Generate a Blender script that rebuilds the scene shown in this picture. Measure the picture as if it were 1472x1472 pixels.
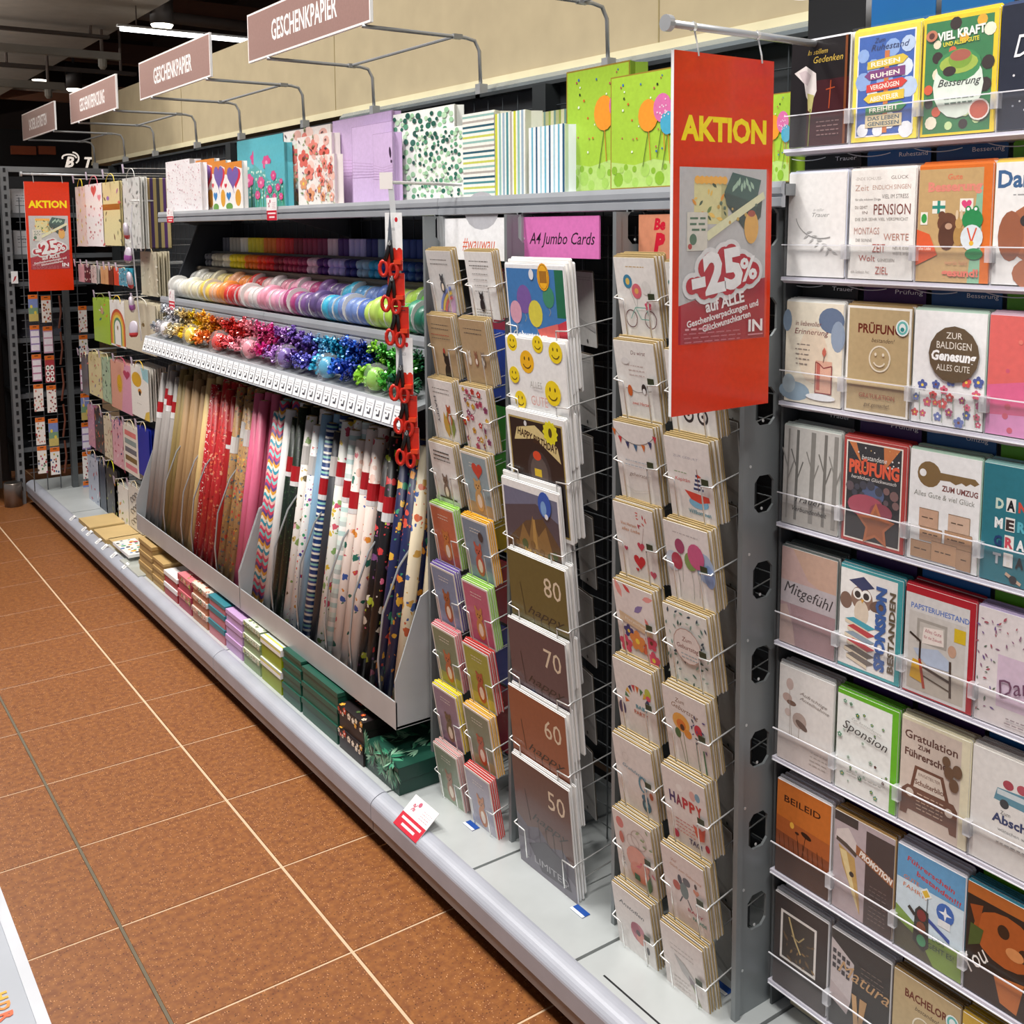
import bpy, math, random
from mathutils import Matrix, Vector
for o in list(bpy.data.objects): bpy.data.objects.remove(o)
S = bpy.context.scene; COL = S.collection
rad = math.radians; PI = math.pi
rnd = random.Random(7)
# ------------------------------------------------------------ camera
FPX, CXP, CYP, EYE = 1540., 736., 488., 1.6
_y, _p, _r = rad(35.06), rad(6.0), rad(.42)
FW = Vector((math.sin(_y)*math.cos(_p), math.cos(_y)*math.cos(_p), -math.sin(_p)))
_rt = Vector((math.cos(_y), -math.sin(_y), 0)); _dn = FW.cross(_rt)
RT = _rt*math.cos(_r) + _dn*math.sin(_r); DN = -_rt*math.sin(_r) + _dn*math.cos(_r)
cd = bpy.data.cameras.new('camera'); cam = bpy.data.objects.new('camera', cd); COL.objects.link(cam)
cd.sensor_width = 36; cd.lens = FPX/1472*36; cd.shift_y = (CYP-736)/1472; cd.clip_start = .02
cam.matrix_world = Matrix(((RT.x, -DN.x, -FW.x, 0), (RT.y, -DN.y, -FW.y, 0), (RT.z, -DN.z, -FW.z, EYE), (0, 0, 0, 1)))
S.camera = cam
# ------------------------------------------------------------ world, exposure, lights
S.view_settings.view_transform = 'Standard'; S.view_settings.look = 'None'
S.view_settings.gamma = 1; S.view_settings.use_curve_mapping = False
S.view_settings.exposure = 0.0
w = bpy.data.worlds.new('world'); S.world = w; w.use_nodes = True
w.node_tree.nodes['Background'].inputs[0].default_value = (.80, .86, 1, 1)
w.node_tree.nodes['Background'].inputs[1].default_value = .3
def area(name, loc, sx, sy, watt, col=(1, .965, .92), aim=None, spread=180):
    l = bpy.data.lights.new(name, 'AREA'); l.shape = 'RECTANGLE'; l.size = sx; l.size_y = sy; l.energy = watt; l.color = col
    l.spread = rad(spread)
    o = bpy.data.objects.new(name, l); COL.objects.link(o); o.location = loc
    if aim: o.rotation_euler = (Vector(aim)-Vector(loc)).to_track_quat('-Z', 'Y').to_euler()
    return o
# track luminaires over the aisle, the same spacing as the downlights in view
for i, yy in enumerate((-.6, .9, 2.4, 3.9, 5.4, 6.9)):
    area('aisle_luminaire_light', (.30, yy, 3.9), .25, 1.0, 35, aim=(1.32, yy+.1, .5), spread=120)
for i, yy in enumerate((2.1, 4.3, 6.5)):
    area('ceiling_luminaire_light', (1.0, yy, 4.1), .4, 1.2, 8)
# unseen fill lights, added to brighten the ceiling panel from below
for yy in (8.0, 10.5, 13.0):
    l_ = area('ceiling_fill', (.2, yy, 2.5), .1, 1.6, 60); l_.rotation_euler = (PI, 0, 0)
# ------------------------------------------------------------ pixel -> point on a real plane of the place
def ray(px, py): return RT*((px-CXP)/FPX) + DN*((py-CYP)/FPX) + FW
def at(px, py, X=None, Y=None, Z=None):
    d = ray(px, py); t = X/d.x if X is not None else Y/d.y if Y is not None else (Z-EYE)/d.z
    return Vector((0, 0, EYE)) + d*t
def yl(px, X, Z):                       # y of the point of the line (X, y, Z) seen in pixel column px
    a, b = -1.2, 30.
    for _ in range(50):
        m = (a+b)/2; q = Vector((X, m, Z-EYE))
        d = q.dot(FW)
        if d <= 0 or CXP+FPX*q.dot(RT)/d > px: a = m
        else: b = m
    return a
# ------------------------------------------------------------ materials
def lin(h, a=1):
    h = h.lstrip('#'); c = [int(h[i:i+2], 16)/255 for i in (0, 2, 4)]
    return tuple(x/12.92 if x <= .04045 else ((x+.055)/1.055)**2.4 for x in c)+(a,)
_M = {}
def nodes(name):
    m = bpy.data.materials.new(name); m.use_nodes = True
    nt = m.node_tree; return m, nt, nt.nodes['Principled BSDF']
def pm(h, rough=.5, metal=0., emit=0., coat=0., var=.06):
    k = (h, rough, metal, emit, coat)
    if k in _M: return _M[k]
    m, nt, b = nodes('surface_'+h)
    b.inputs['Roughness'].default_value = rough; b.inputs['Metallic'].default_value = metal
    if coat: b.inputs['Coat Weight'].default_value = coat; b.inputs['Coat Roughness'].default_value = .12
    if emit:
        b.inputs['Base Color'].default_value = lin(h); b.inputs['Emission Color'].default_value = lin(h); b.inputs['Emission Strength'].default_value = emit
    else:
        n = nt.nodes.new('ShaderNodeTexNoise'); n.inputs['Scale'].default_value = 9; n.inputs['Detail'].default_value = 3
        g = nt.nodes.new('ShaderNodeNewGeometry'); nt.links.new(g.outputs['Position'], n.inputs['Vector'])
        r = nt.nodes.new('ShaderNodeValToRGB'); c = lin(h)
        r.color_ramp.elements[0].position = .3; r.color_ramp.elements[1].position = .7
        r.color_ramp.elements[0].color = tuple(x*(1-var) for x in c[:3])+(1,); r.color_ramp.elements[1].color = tuple(min(1, x*(1+var)) for x in c[:3])+(1,)
        nt.links.new(n.outputs['Fac'], r.inputs[0]); nt.links.new(r.outputs[0], b.inputs['Base Color'])
    _M[k] = m; return m
def printmat(rough=.42, coat=.0):
    k = ('print', rough, coat)
    if k in _M: return _M[k]
    m, nt, b = nodes('printed_ink'); a = nt.nodes.new('ShaderNodeAttribute'); a.attribute_name = 'Col'
    n = nt.nodes.new('ShaderNodeTexNoise'); n.inputs['Scale'].default_value = 110; n.inputs['Detail'].default_value = 5; g = nt.nodes.new('ShaderNodeNewGeometry'); nt.links.new(g.outputs['Position'], n.inputs['Vector'])
    mr = nt.nodes.new('ShaderNodeMapRange'); mr.inputs[1].default_value = .3; mr.inputs[2].default_value = .7; mr.inputs[3].default_value = .93; mr.inputs[4].default_value = 1.04; nt.links.new(n.outputs['Fac'], mr.inputs[0])
    hs = nt.nodes.new('ShaderNodeHueSaturation'); nt.links.new(a.outputs['Color'], hs.inputs['Color']); nt.links.new(mr.outputs[0], hs.inputs['Value'])
    nt.links.new(hs.outputs[0], b.inputs['Base Color']); b.inputs['Roughness'].default_value = rough
    b.inputs['Coat Weight'].default_value = coat; b.inputs['Coat Roughness'].default_value = .1
    _M[k] = m; return m
def glassy(name, col=(1, 1, 1), alpha=.16, rough=.08):
    if name in _M: return _M[name]
    m, nt, b = nodes(name); b.inputs['Base Color'].default_value = (*col, 1); b.inputs['Roughness'].default_value = rough
    b.inputs['Alpha'].default_value = alpha; b.inputs['IOR'].default_value = 1.49
    _M[name] = m; return m
CLEAR = glassy('clear_acrylic', (.93, .93, .97), .026)
EDGE = glassy('acrylic_edge', (.95, .95, 1), .75)
def floor_mat():
    m, nt, b = nodes('terrazzo_tile'); L = nt.links.new; N = nt.nodes.new
    g = N('ShaderNodeNewGeometry')
    n = N('ShaderNodeTexNoise'); n.inputs['Scale'].default_value = 55; n.inputs['Detail'].default_value = 5; L(g.outputs['Position'], n.inputs['Vector'])
    r = N('ShaderNodeValToRGB'); e = r.color_ramp.elements; e[0].position = .34; e[0].color = lin('7a4827'); e[1].position = .68; e[1].color = lin('965f30'); L(n.outputs['Fac'], r.inputs[0])
    cur = r.outputs[0]
    for sc, lo, hi, c, rr in ((140, .08, .14, '4a2614', .6), (190, .08, .13, 'd8a070', .6)):
        v = N('ShaderNodeTexVoronoi'); v.inputs['Scale'].default_value = sc; L(g.outputs['Position'], v.inputs['Vector'])
        mr = N('ShaderNodeMapRange'); mr.inputs[1].default_value = lo*1.5; mr.inputs[2].default_value = hi*2.2; mr.inputs[3].default_value = 1; mr.inputs[4].default_value = 0
        L(v.outputs['Distance'], mr.inputs[0])
        sp = N('ShaderNodeSeparateColor'); L(v.outputs['Color'], sp.inputs[0])
        gt = N('ShaderNodeMath'); gt.operation = 'GREATER_THAN'; gt.inputs[1].default_value = rr; L(sp.outputs[0], gt.inputs[0])
        mu = N('ShaderNodeMath'); mu.operation = 'MULTIPLY'; L(mr.outputs[0], mu.inputs[0]); L(gt.outputs[0], mu.inputs[1])
        mx = N('ShaderNodeMix'); mx.data_type = 'RGBA'; L(mu.outputs[0], mx.inputs['Factor']); L(cur, mx.inputs['A']); mx.inputs['B'].default_value = lin(c)
        cur = mx.outputs['Result']
    L(cur, b.inputs['Base Color']); b.inputs['Roughness'].default_value = .42
    return m
def patmat(kind, cols, scale=60., thr=.35, bg=None, rough=.35):
    """wrapping-paper prints in UV space (u round the roll in metres, v along it)"""
    k = (kind, tuple(cols), scale, thr, bg)
    if k in _M: return _M[k]
    m, nt, b = nodes('paper_'+kind); L = nt.links.new; N = nt.nodes.new
    uv = N('ShaderNodeUVMap'); b.inputs['Roughness'].default_value = rough
    def ramp(fac, cs, const=True):
        r = N('ShaderNodeValToRGB'); cr = r.color_ramp
        if const: cr.interpolation = 'CONSTANT'
        while len(cr.elements) < len(cs): cr.elements.new(.5)
        for i, c in enumerate(cs): cr.elements[i].position = i/len(cs); 
        for i, c in enumerate(cs): cr.elements[i].color = lin(c)
        L(fac, r.inputs[0]); return r.outputs[0]
    if kind in ('stripe', 'wave'):
        sx = N('ShaderNodeSeparateXYZ'); L(uv.outputs[0], sx.inputs[0])
        v = sx.outputs[1]
        if kind == 'wave':
            s = N('ShaderNodeMath'); s.operation = 'MULTIPLY'; s.inputs[1].default_value = 190; L(sx.outputs[0], s.inputs[0])
            si = N('ShaderNodeMath'); si.operation = 'SINE'; L(s.outputs[0], si.inputs[0])
            mu = N('ShaderNodeMath'); mu.operation = 'MULTIPLY_ADD'; mu.inputs[1].default_value = .007; L(si.outputs[0], mu.inputs[0]); L(v, mu.inputs[2]); v = mu.outputs[0]
        mu = N('ShaderNodeMath'); mu.operation = 'MULTIPLY'; mu.inputs[1].default_value = scale; L(v, mu.inputs[0])
        fr = N('ShaderNodeMath'); fr.operation = 'FRACT'; L(mu.outputs[0], fr.inputs[0])
        L(ramp(fr.outputs[0], cols), b.inputs['Base Color'])
    else:
        cur = None
        for q, sc in enumerate((scale, scale*1.7)):
            v = N('ShaderNodeTexVoronoi'); v.inputs['Scale'].default_value = sc; v.inputs['Randomness'].default_value = .8 if kind == 'dots' else 1
            src = uv.outputs[0]
            if kind == 'floral':
                n = N('ShaderNodeTexNoise'); n.inputs['Scale'].default_value = scale*2; L(src, n.inputs['Vector'])
                mx = N('ShaderNodeVectorMath'); mx.operation = 'MULTIPLY_ADD'; mx.inputs[1].default_value = (.022, .022, 0); L(n.outputs['Color'], mx.inputs[0]); L(src, mx.inputs[2]); src = mx.outputs[0]
            L(src, v.inputs['Vector'])
            lt = N('ShaderNodeMath'); lt.operation = 'LESS_THAN'; lt.inputs[1].default_value = thr*(1 if q == 0 else .6); L(v.outputs['Distance'], lt.inputs[0])
            sp = N('ShaderNodeSeparateColor'); L(v.outputs['Color'], sp.inputs[0])
            mx = N('ShaderNodeMix'); mx.data_type = 'RGBA'; L(lt.outputs[0], mx.inputs['Factor'])
            if cur is None: mx.inputs['A'].default_value = lin(bg)
            else: L(cur, mx.inputs['A'])
            L(ramp(sp.outputs[q], cols), mx.inputs['B']); cur = mx.outputs['Result']
        L(cur, b.inputs['Base Color'])
    _M[k] = m; return m
METAL = pm('a3a6a8', .38, .35); DARKM = pm('5d6163', .42, .4); WIRE = pm('e4e4e2', .25, .55); BLACK = pm('15161a', .6); SHELF = pm('a9adb3', .34, .3)
KRAFT = pm('b39a68', .8); PAPER = pm('f1eeea', .6); WHITE = pm('f4f4f4', .5); DKPANEL = pm('24272b', .6)
# ------------------------------------------------------------ mesh helpers
class MB:
    def __init__(s): s.v = []; s.f = []
    def add(s, vs, fs): n = len(s.v); s.v += [tuple(q) for q in vs]; s.f += [tuple(i+n for i in f) for f in fs]; return s
    def box(s, x0, x1, y0, y1, z0, z1):
        return s.add([(x, y, z) for x in (x0, x1) for y in (y0, y1) for z in (z0, z1)],
                     [(0, 1, 3, 2), (4, 6, 7, 5), (0, 4, 5, 1), (2, 3, 7, 6), (0, 2, 6, 4), (1, 5, 7, 3)])
    def rbox(s, x0, x1, y0, y1, z0, z1, b):      # chamfered on the vertical edges seen from the front (local x/z outline)
        pts = [(x0+b, z0), (x1-b, z0), (x1, z0+b), (x1, z1-b), (x1-b, z1), (x0+b, z1), (x0, z1-b), (x0, z0+b)]
        n = len(pts)
        return s.add([(x, y0, z) for x, z in pts]+[(x, y1, z) for x, z in pts],
                     [tuple(range(n)), tuple(range(2*n-1, n-1, -1))]+[(i, i+n, (i+1) % n+n, (i+1) % n) for i in range(n)])
    def tube(s, path, r, n=6, closed=False):
        P = [Vector(p) for p in path]; rings = []; up = Vector((.13, .31, .94))
        for i, p in enumerate(P):
            if closed: t = (P[(i+1) % len(P)]-P[i-1])
            else: t = P[min(i+1, len(P)-1)]-P[max(i-1, 0)]
            t.normalize(); a = t.cross(up)
            if a.length < .1: a = t.cross(Vector((1, 0, 0)))
            a.normalize(); b = t.cross(a)
            rings.append([p+a*(r*math.cos(2*PI*k/n))+b*(r*math.sin(2*PI*k/n)) for k in range(n)])
        vs = [q for g in rings for q in g]; fs = []
        m = len(P)
        for i in range(m if closed else m-1):
            j = (i+1) % m
            for k in range(n): fs.append((i*n+k, i*n+(k+1) % n, j*n+(k+1) % n, j*n+k))
        if not closed: fs += [tuple(range(n-1, -1, -1)), tuple((m-1)*n+k for k in range(n))]
        return s.add(vs, fs)
    def lathe(s, prof, n=16, axis='z', c=(0, 0, 0)):
        vs = []; fs = []
        for r, z in prof:
            for k in range(n):
                a = 2*PI*k/n; x, y = r*math.cos(a), r*math.sin(a)
                q = (x, y, z) if axis == 'z' else (x, z, y) if axis == 'y' else (z, x, y)
                vs.append((q[0]+c[0], q[1]+c[1], q[2]+c[2]))
        for i in range(len(prof)-1):
            for k in range(n): fs.append((i*n+k, i*n+(k+1) % n, (i+1)*n+(k+1) % n, (i+1)*n+k))
        fs += [tuple(range(n-1, -1, -1)), tuple((len(prof)-1)*n+k for k in range(n))]
        return s.add(vs, fs)
    def ext(s, prof, y0, y1):                    # profile (x, z) extruded along y
        n = len(prof)
        return s.add([(x, y0, z) for x, z in prof]+[(x, y1, z) for x, z in prof],
                     [tuple(range(n)), tuple(range(2*n-1, n-1, -1))]+[(i, i+n, (i+1) % n+n, (i+1) % n) for i in range(n)])
    def mesh(s, name, mat, smooth=False):
        me = bpy.data.meshes.new(name); me.from_pydata(s.v, [], s.f); me.validate()
        if mat: me.materials.append(mat)
        if smooth:
            for p in me.polygons: p.use_smooth = True
        me.update(); return me
    def build(s, name, mat, parent=None, smooth=False, M=None):
        return ob(name, s.mesh(name, mat, smooth), parent, M)
def ob(name, me, parent=None, M=None):
    o = bpy.data.objects.new(name, me); COL.objects.link(o)
    if parent: o.parent = parent
    if M is not None: o.matrix_world = M if not parent else M
    return o
def tag(o, label, cat, group=None, kind=None):
    o['label'] = label; o['category'] = cat
    if group: o['group'] = group
    if kind: o['kind'] = kind
    return o
def struct(o): o['kind'] = 'structure'; return o
def empty(name, label, cat, M=None, group=None):
    o = bpy.data.objects.new(name, None); COL.objects.link(o); o.empty_display_size = .05
    if M is not None: o.matrix_world = M
    return tag(o, label, cat, group)
def copytree(o, M, parent=None):
    c = o.copy(); COL.objects.link(c); c.parent = parent
    if parent is None: c.matrix_world = M
    for ch in [k for k in bpy.data.objects if k.parent == o]: copytree_child(ch, c)
    return c
def copytree_child(ch, c):
    d = ch.copy(); COL.objects.link(d); d.parent = c
def FR(x, y, z, tilt=0, yaw=0, roll=0):          # frame of a thing that faces the aisle: local x = viewer's right, local -y = front, z up
    return Matrix.Translation((x, y, z)) @ Matrix.Rotation(rad(-90+yaw), 4, 'Z') @ Matrix.Rotation(rad(tilt), 4, 'X') @ Matrix.Rotation(rad(roll), 4, 'Y')
def FY(x, y, z, tilt=0, yaw=0): return Matrix.Translation((x, y, z)) @ Matrix.Rotation(rad(yaw), 4, 'Z') @ Matrix.Rotation(rad(tilt), 4, 'X')
# ------------------------------------------------------------ flat print
_T = {}
def textgeo(s, bold=0., shear=0.):
    k = (s, bold, shear)
    if k in _T: return _T[k]
    c = bpy.data.curves.new('lettering', 'FONT'); c.body = s; c.size = 1; c.resolution_u = 2; c.offset = bold; c.shear = shear
    c.align_x = 'CENTER'; c.fill_mode = 'FRONT'; o = bpy.data.objects.new('lettering', c); me = o.to_mesh()
    v = [(q.co.x, q.co.y) for q in me.vertices]; f = [tuple(p.vertices) for p in me.polygons]
    o.to_mesh_clear(); bpy.data.objects.remove(o); bpy.data.curves.remove(c)
    xs = [a for a, _ in v] or [0, 1]; x0, x1 = min(xs), max(xs)
    v = [(a-(x0+x1)/2, b) for a, b in v]; _T[k] = (v, f, max(x1-x0, .01)); return _T[k]
class Art:
    """drawing on a card 100 units wide; a.H is its height in the same units"""
    def __init__(s, w, h, bg=None, vH=None): s.k = w/100; s.w = w; s.H = vH or 100*h/w; s.q = 100*h/w/s.H; s.L = []; bg and s.r(0, 0, 100, s.H, bg)
    def p(s, pts, c, fs=None): s.L.append((list(pts), fs or [tuple(range(len(pts)))], c)); return s
    def r(s, x0, y0, x1, y1, c): return s.p([(x0, y0), (x1, y0), (x1, y1), (x0, y1)], c)
    def e(s, x, y, rx, ry, c, rot=0, n=16, a0=0, a1=360):
        ca, sa = math.cos(rad(rot)), math.sin(rad(rot)); P = []
        m = n if a1-a0 >= 360 else n+1
        for i in range(m):
            t = rad(a0+(a1-a0)*i/n); u, v = rx*math.cos(t), ry*math.sin(t); P.append((x+u*ca-v*sa, y+u*sa+v*ca))
        return s.p(P, c)
    def l(s, pts, wd, c):
        for (x0, y0), (x1, y1) in zip(pts, pts[1:]):
            d = math.hypot(x1-x0, y1-y0) or 1; nx, ny = -(y1-y0)/d*wd/2, (x1-x0)/d*wd/2
            s.p([(x0+nx, y0+ny), (x0-nx, y0-ny), (x1-nx, y1-ny), (x1+nx, y1+ny)], c)
        return s
    def arc(s, x, y, rx, ry, a0, a1, wd, c, n=14): return s.l([(x+rx*math.cos(rad(a0+(a1-a0)*i/n)), y+ry*math.sin(rad(a0+(a1-a0)*i/n))) for i in range(n+1)], wd, c)
    def t(s, txt, x, y, h, c, w=None, rot=0, b=0., sh=0.):
        v, f, tw = textgeo(txt, b, sh); ky = h/.7; kx = w/tw if w else ky
        ca, sa = math.cos(rad(rot)), math.sin(rad(rot))
        return s.p([(x+a*kx*ca-q*ky*sa, y+a*kx*sa+q*ky*ca) for a, q in v], c, f)
    def heart(s, x, y, r, c):
        return s.p([(x+r*.062*16*math.sin(t)**3, y+r*.062*(13*math.cos(t)-5*math.cos(2*t)-2*math.cos(3*t)-math.cos(4*t))) for t in [2*PI*i/20 for i in range(20)]], c)
    def star(s, x, y, r, c, n=5, q=.42, rot=90): return s.p([(x+(r if i % 2 == 0 else r*q)*math.cos(rad(rot+180*i/n)), y+(r if i % 2 == 0 else r*q)*math.sin(rad(rot+180*i/n))) for i in range(2*n)], c)
    def flower(s, x, y, r, c, cc='f6d24a', n=5):
        for i in range(n): s.e(x+.55*r*math.cos(2*PI*i/n+.3), y+.55*r*math.sin(2*PI*i/n+.3), .5*r, .42*r, c, n=8, rot=math.degrees(2*PI*i/n+.3))
        return s.e(x, y, .28*r, .28*r, cc, n=8)
    def leaf(s, x, y, L, a, c, q=.22):
        d = (math.cos(rad(a)), math.sin(rad(a))); n = (-d[1], d[0])
        return s.p([(x+d[0]*L*u+n[0]*L*v*q, y+d[1]*L*u+n[1]*L*v*q) for u, v in ((0, 0), (.3, .8), (.6, .8), (1, 0), (.6, -.8), (.3, -.8))], c)
    def scr(s, x0, x1, y, c, n=1, dy=5, h=1.5):           # print too small to read
        for i in range(n):
            x = x0+rnd.uniform(0, 3)
            while x < x1-2:
                q = rnd.uniform(3, 9); s.r(x, y-i*dy, min(x+q, x1), y-i*dy+h, c); x += q+2
        return s
    def dots(s, n, cols, r0, r1, x0=3, x1=97, y0=3, y1=None, kind='e', seed=1):
        g = random.Random(seed); y1 = y1 or s.H-3; done = []
        for i in range(n*6):
            if len(done) >= n: break
            x, y, q = g.uniform(x0, x1), g.uniform(y0, y1), g.uniform(r0, r1)
            if any((x-a)**2+(y-b)**2 < (q+e)**2*.9 for a, b, e in done): continue
            done.append((x, y, q)); c = g.choice(cols)
            if kind == 'e': s.e(x, y, q, q, c, n=10)
            elif kind == 'h': s.heart(x, y, q, c)
            elif kind == 'f': s.flower(x, y, q, c, g.choice(['f6d24a', '7a3b2a', 'ffffff']))
            else: s.leaf(x, y, q*2, g.uniform(0, 360), c)
        return s
    def smile(s, x, y, r, c='f2cf1e', k='5a4210'):
        s.e(x, y, r, r, c); s.e(x-.32*r, y+.28*r, .1*r, .18*r, k, n=8); s.e(x+.32*r, y+.28*r, .1*r, .18*r, k, n=8)
        return s.arc(x, y, .6*r, .55*r, 205, 335, .1*r, k, 8)
    def balloon(s, x, y, r, c, tail=30): s.l([(x, y-r), (x+2, y-r-tail*.5), (x-1, y-r-tail)], .8, '9a9a90'); return s.e(x, y, r*.85, r, c)
    def animal(s, x, y, r, c, belly='f0e0cc', ears=1):     # small sitting animal
        s.e(x, y-r, r*.62, r*.95, c); s.e(x, y-r*1.05, r*.34, r*.6, belly, n=10); s.e(x, y+.25*r, .52*r, .48*r, c)
        for q in (-1, 1): s.e(x+q*.36*r, y+.72*r, .17*r, .34*r if ears else .16*r, c, rot=-18*q, n=8); s.e(x+q*.18*r, y+.3*r, .07*r, .09*r, '2a1c14', n=6)
        return s.e(x, y+.08*r, .1*r, .07*r, '2a1c14', n=6)
    def build(s, name, parent, y=-.0008, mat=None, origin=None, flip=False):
        vs = []; fs = []; cs = []; dy = min(.00004, .003/max(1, len(s.L)))
        for i, (P, F_, c) in enumerate(s.L):
            n = len(vs); vs += [((a-50)*s.k, y-i*dy, b*s.k*s.q) for a, b in P]
            c4 = [int(c[j:j+2], 16)/255 for j in (0, 2, 4)]+[1]
            for f in F_: fs.append(tuple(q+n for q in f)); cs += c4*len(f)
        me = bpy.data.meshes.new(name); me.from_pydata(vs, [], fs)
        ca = me.color_attributes.new('Col', 'BYTE_COLOR', 'CORNER'); ca.data.foreach_set('color_srgb', cs)
        me.materials.append(mat or printmat()); me.update()
        return ob(name, me, parent)
# ============================================================ THE SETTING
TX, TY = .397, .391
fl = struct(MB().box(-4, 5, -2, 16, -.03, -.0018).build('floor', pm('d0b494', .7)))
fm = floor_mat()
tm = MB(); b_ = .0022
x0, x1, y0, y1 = -TX/2+.0025, TX/2-.0025, -TY/2+.0016, TY/2-.0016
tm.add([(x0, y0, -.003), (x1, y0, -.003), (x1, y1, -.003), (x0, y1, -.003), (x0+b_, y0+b_, 0), (x1-b_, y0+b_, 0), (x1-b_, y1-b_, 0), (x0+b_, y1-b_, 0)],
       [(4, 5, 6, 7), (0, 1, 5, 4), (1, 2, 6, 5), (2, 3, 7, 6), (3, 0, 4, 7)])
tmesh = tm.mesh('tile', fm)
for i in range(-6, 3):
    for j in range(-7, 21):
        t = ob('tile', tmesh, fl); t.location = (.981+TX*(i-.5)+TX*0, 2.033+TY*(j+.5), 0)
MB().box(.584-.0035, .584+.0035, -2, 12, -.002, .0002).build('expansion_joint', pm('6a6150', .8), fl)
struct(MB().box(-6, 6, -3, 17, 4.3, 4.4).build('ceiling', pm('4a372e', .9)))
struct(MB().box(-6, 6, 16.0, 16.1, -.02, 4.3).build('wall_back', pm('2c211d', .9)))
struct(MB().box(4.9, 5.0, -3, 16, -.02, 4.3).build('wall_right', pm('54443a', .9)))
# beige bulkhead above and behind the shelving
fa = struct(MB().box(1.90, 2.35, -1.2, 7.65, 2.035, 2.46).build('trim_1', pm('a8997a', .8)))
MB().ext([(1.894, 2.035), (1.90, 2.035), (1.90, 2.06), (1.897, 2.06)], -1.2, 7.65).build('edge_strip', pm('c4ba98', .6), fa)
for yy in (.2, 2.05, 3.9, 5.75): MB().box(1.8985, 1.9, yy, yy+.004, 2.06, 2.46).build('panel_joint', pm('8f8159', .8), fa)
lp = MB().ext([(1.84, 1.985), (1.87, 1.975), (1.895, 1.985), (1.895, 2.03), (1.855, 2.03), (1.84, 2.015)], -1.2, 3.75).build('light_profile', pm('b9c4c6', .25, .75))
tag(lp, 'long silver aluminium profile running under the beige bulkhead', 'rail')
# ceiling raft, hangers, rails, lamps
ra, rb = at(226, 11, Z=3.0), at(0, 137, Z=3.0)
rx = (ra.x+rb.x)/2
raft = MB().box(-4.5, rx, 6.4, 15.5, 3.0, 3.06).build('ceiling_panel', pm('8c8378', .85)); tag(raft, 'wide grey-beige ceiling panel floating at upper left', 'ceiling panel')
for k, (px0, py0, px1, py1, zz, hh, lab) in enumerate(((0, 41, 156, 54, 2.93, .02, 'thin dark rail nearest below the grey ceiling panel'), (0, 67, 172, 82, 2.82, .05, 'thick grey-beige lighting rail with open end under the ceiling panel'),
        (0, 93, 195, 107, 2.9, .03, 'slim brown rail between two thicker rails under the ceiling'), (0, 121, 92, 125, 2.75, .06, 'farthest thick grey rail above the pink signs'))):
    B = at(px1, py1, Z=zz)
    o = empty('lighting_rail', lab, 'rail', Matrix.Translation((0, B.y, zz)))
    MB().box(-3.5, B.x, -.03, .03, -hh/2, hh/2).build('channel', pm('7c756a' if hh > .03 else '40352e', .6, .2), o)
    for xx in (B.x-.12, B.x-1.0): MB().tube([(xx, 0, hh/2), (xx, 0, (3.0 if xx < rx else 4.3)-zz)], .012).build('hanger', pm('5a4a40', .6), o)
    if hh > .03: MB().lathe([(.03, 0), (.03, -.05), (.015, -.07)], 10, c=(B.x-.12, 0, -hh/2)).build('foot', pm('8f887c', .6), o)
for k, (px, py, zz, lab) in enumerate(((233, 40, 2.93, 'dark cylinder downlight hanging above the light tube'), (107, 131, 2.95, 'small dark cylinder downlight behind the gift packaging sign'), (57, 118, 3.1, 'far cylinder downlight above the leftmost pink sign'))):
    c = at(px, py, Z=zz); o = empty('downlight', lab, 'lamp', Matrix.Translation(c))
    rr = .075
    MB().lathe([(rr, .02), (rr, .26)], 18).build('housing', pm('3a332f', .5, .3), o, True)
    MB().lathe([(rr*.8, .0), (rr*.97, .021)], 18).build('lens', pm('fff6e4', .4, emit=6), o)
    MB().tube([(0, 0, .26), (0, 0, 4.3-zz)], .012).build('stem', pm('3a332f', .5), o)
a, b = at(173, 41, Z=2.85), at(312, 58, Z=2.85)
tl = empty('light_tube', 'bright white linear light tube under the dark ceiling', 'lamp', Matrix.Translation(a))
MB().tube([(0, 0, 0), (1.7, 0, 0)], .015, 10).build('tube', pm('ffffff', .4, emit=7), tl)
MB().box(-.02, 1.72, -.018, .018, .012, .025).build('housing', pm('d5d5d0', .5), tl)
for xx in (.1, 1.6): MB().tube([(xx, 0, .025), (xx, 0, 1.45)], .004).build('hanger', pm('5a4a40', .6), tl)
# dark roof beams seen in the gap between raft and bulkhead
for k, (yy, zz, c) in enumerate(((8.6, 3.75, '5b3d2f'), (10.0, 3.5, '6b4532'), (11.5, 3.3, '54382c'), (13.0, 3.05, '7a4e36'))):
    bm_ = MB().box(2.3, 4.9, yy, yy+.14, zz, zz+.2).build('roof_beam', pm(c, .8)); tag(bm_, 'dark brown roof beam, number %s behind the pink signs' % ('one', 'two', 'three', 'four')[k], 'beam')
for k, (yy, zz) in enumerate(((9.3, 3.4), (12.2, 3.1))):
    du = MB().tube([(2.25, yy, zz), (4.88, yy+.2, zz)], .05, 10).build('ceiling_pipe', pm('5d5048', .6), smooth=True); tag(du, ('brown pipe crossing the dark ceiling void near the tube', 'lower brown pipe crossing the dark ceiling void at the back')[k], 'pipe')
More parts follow.
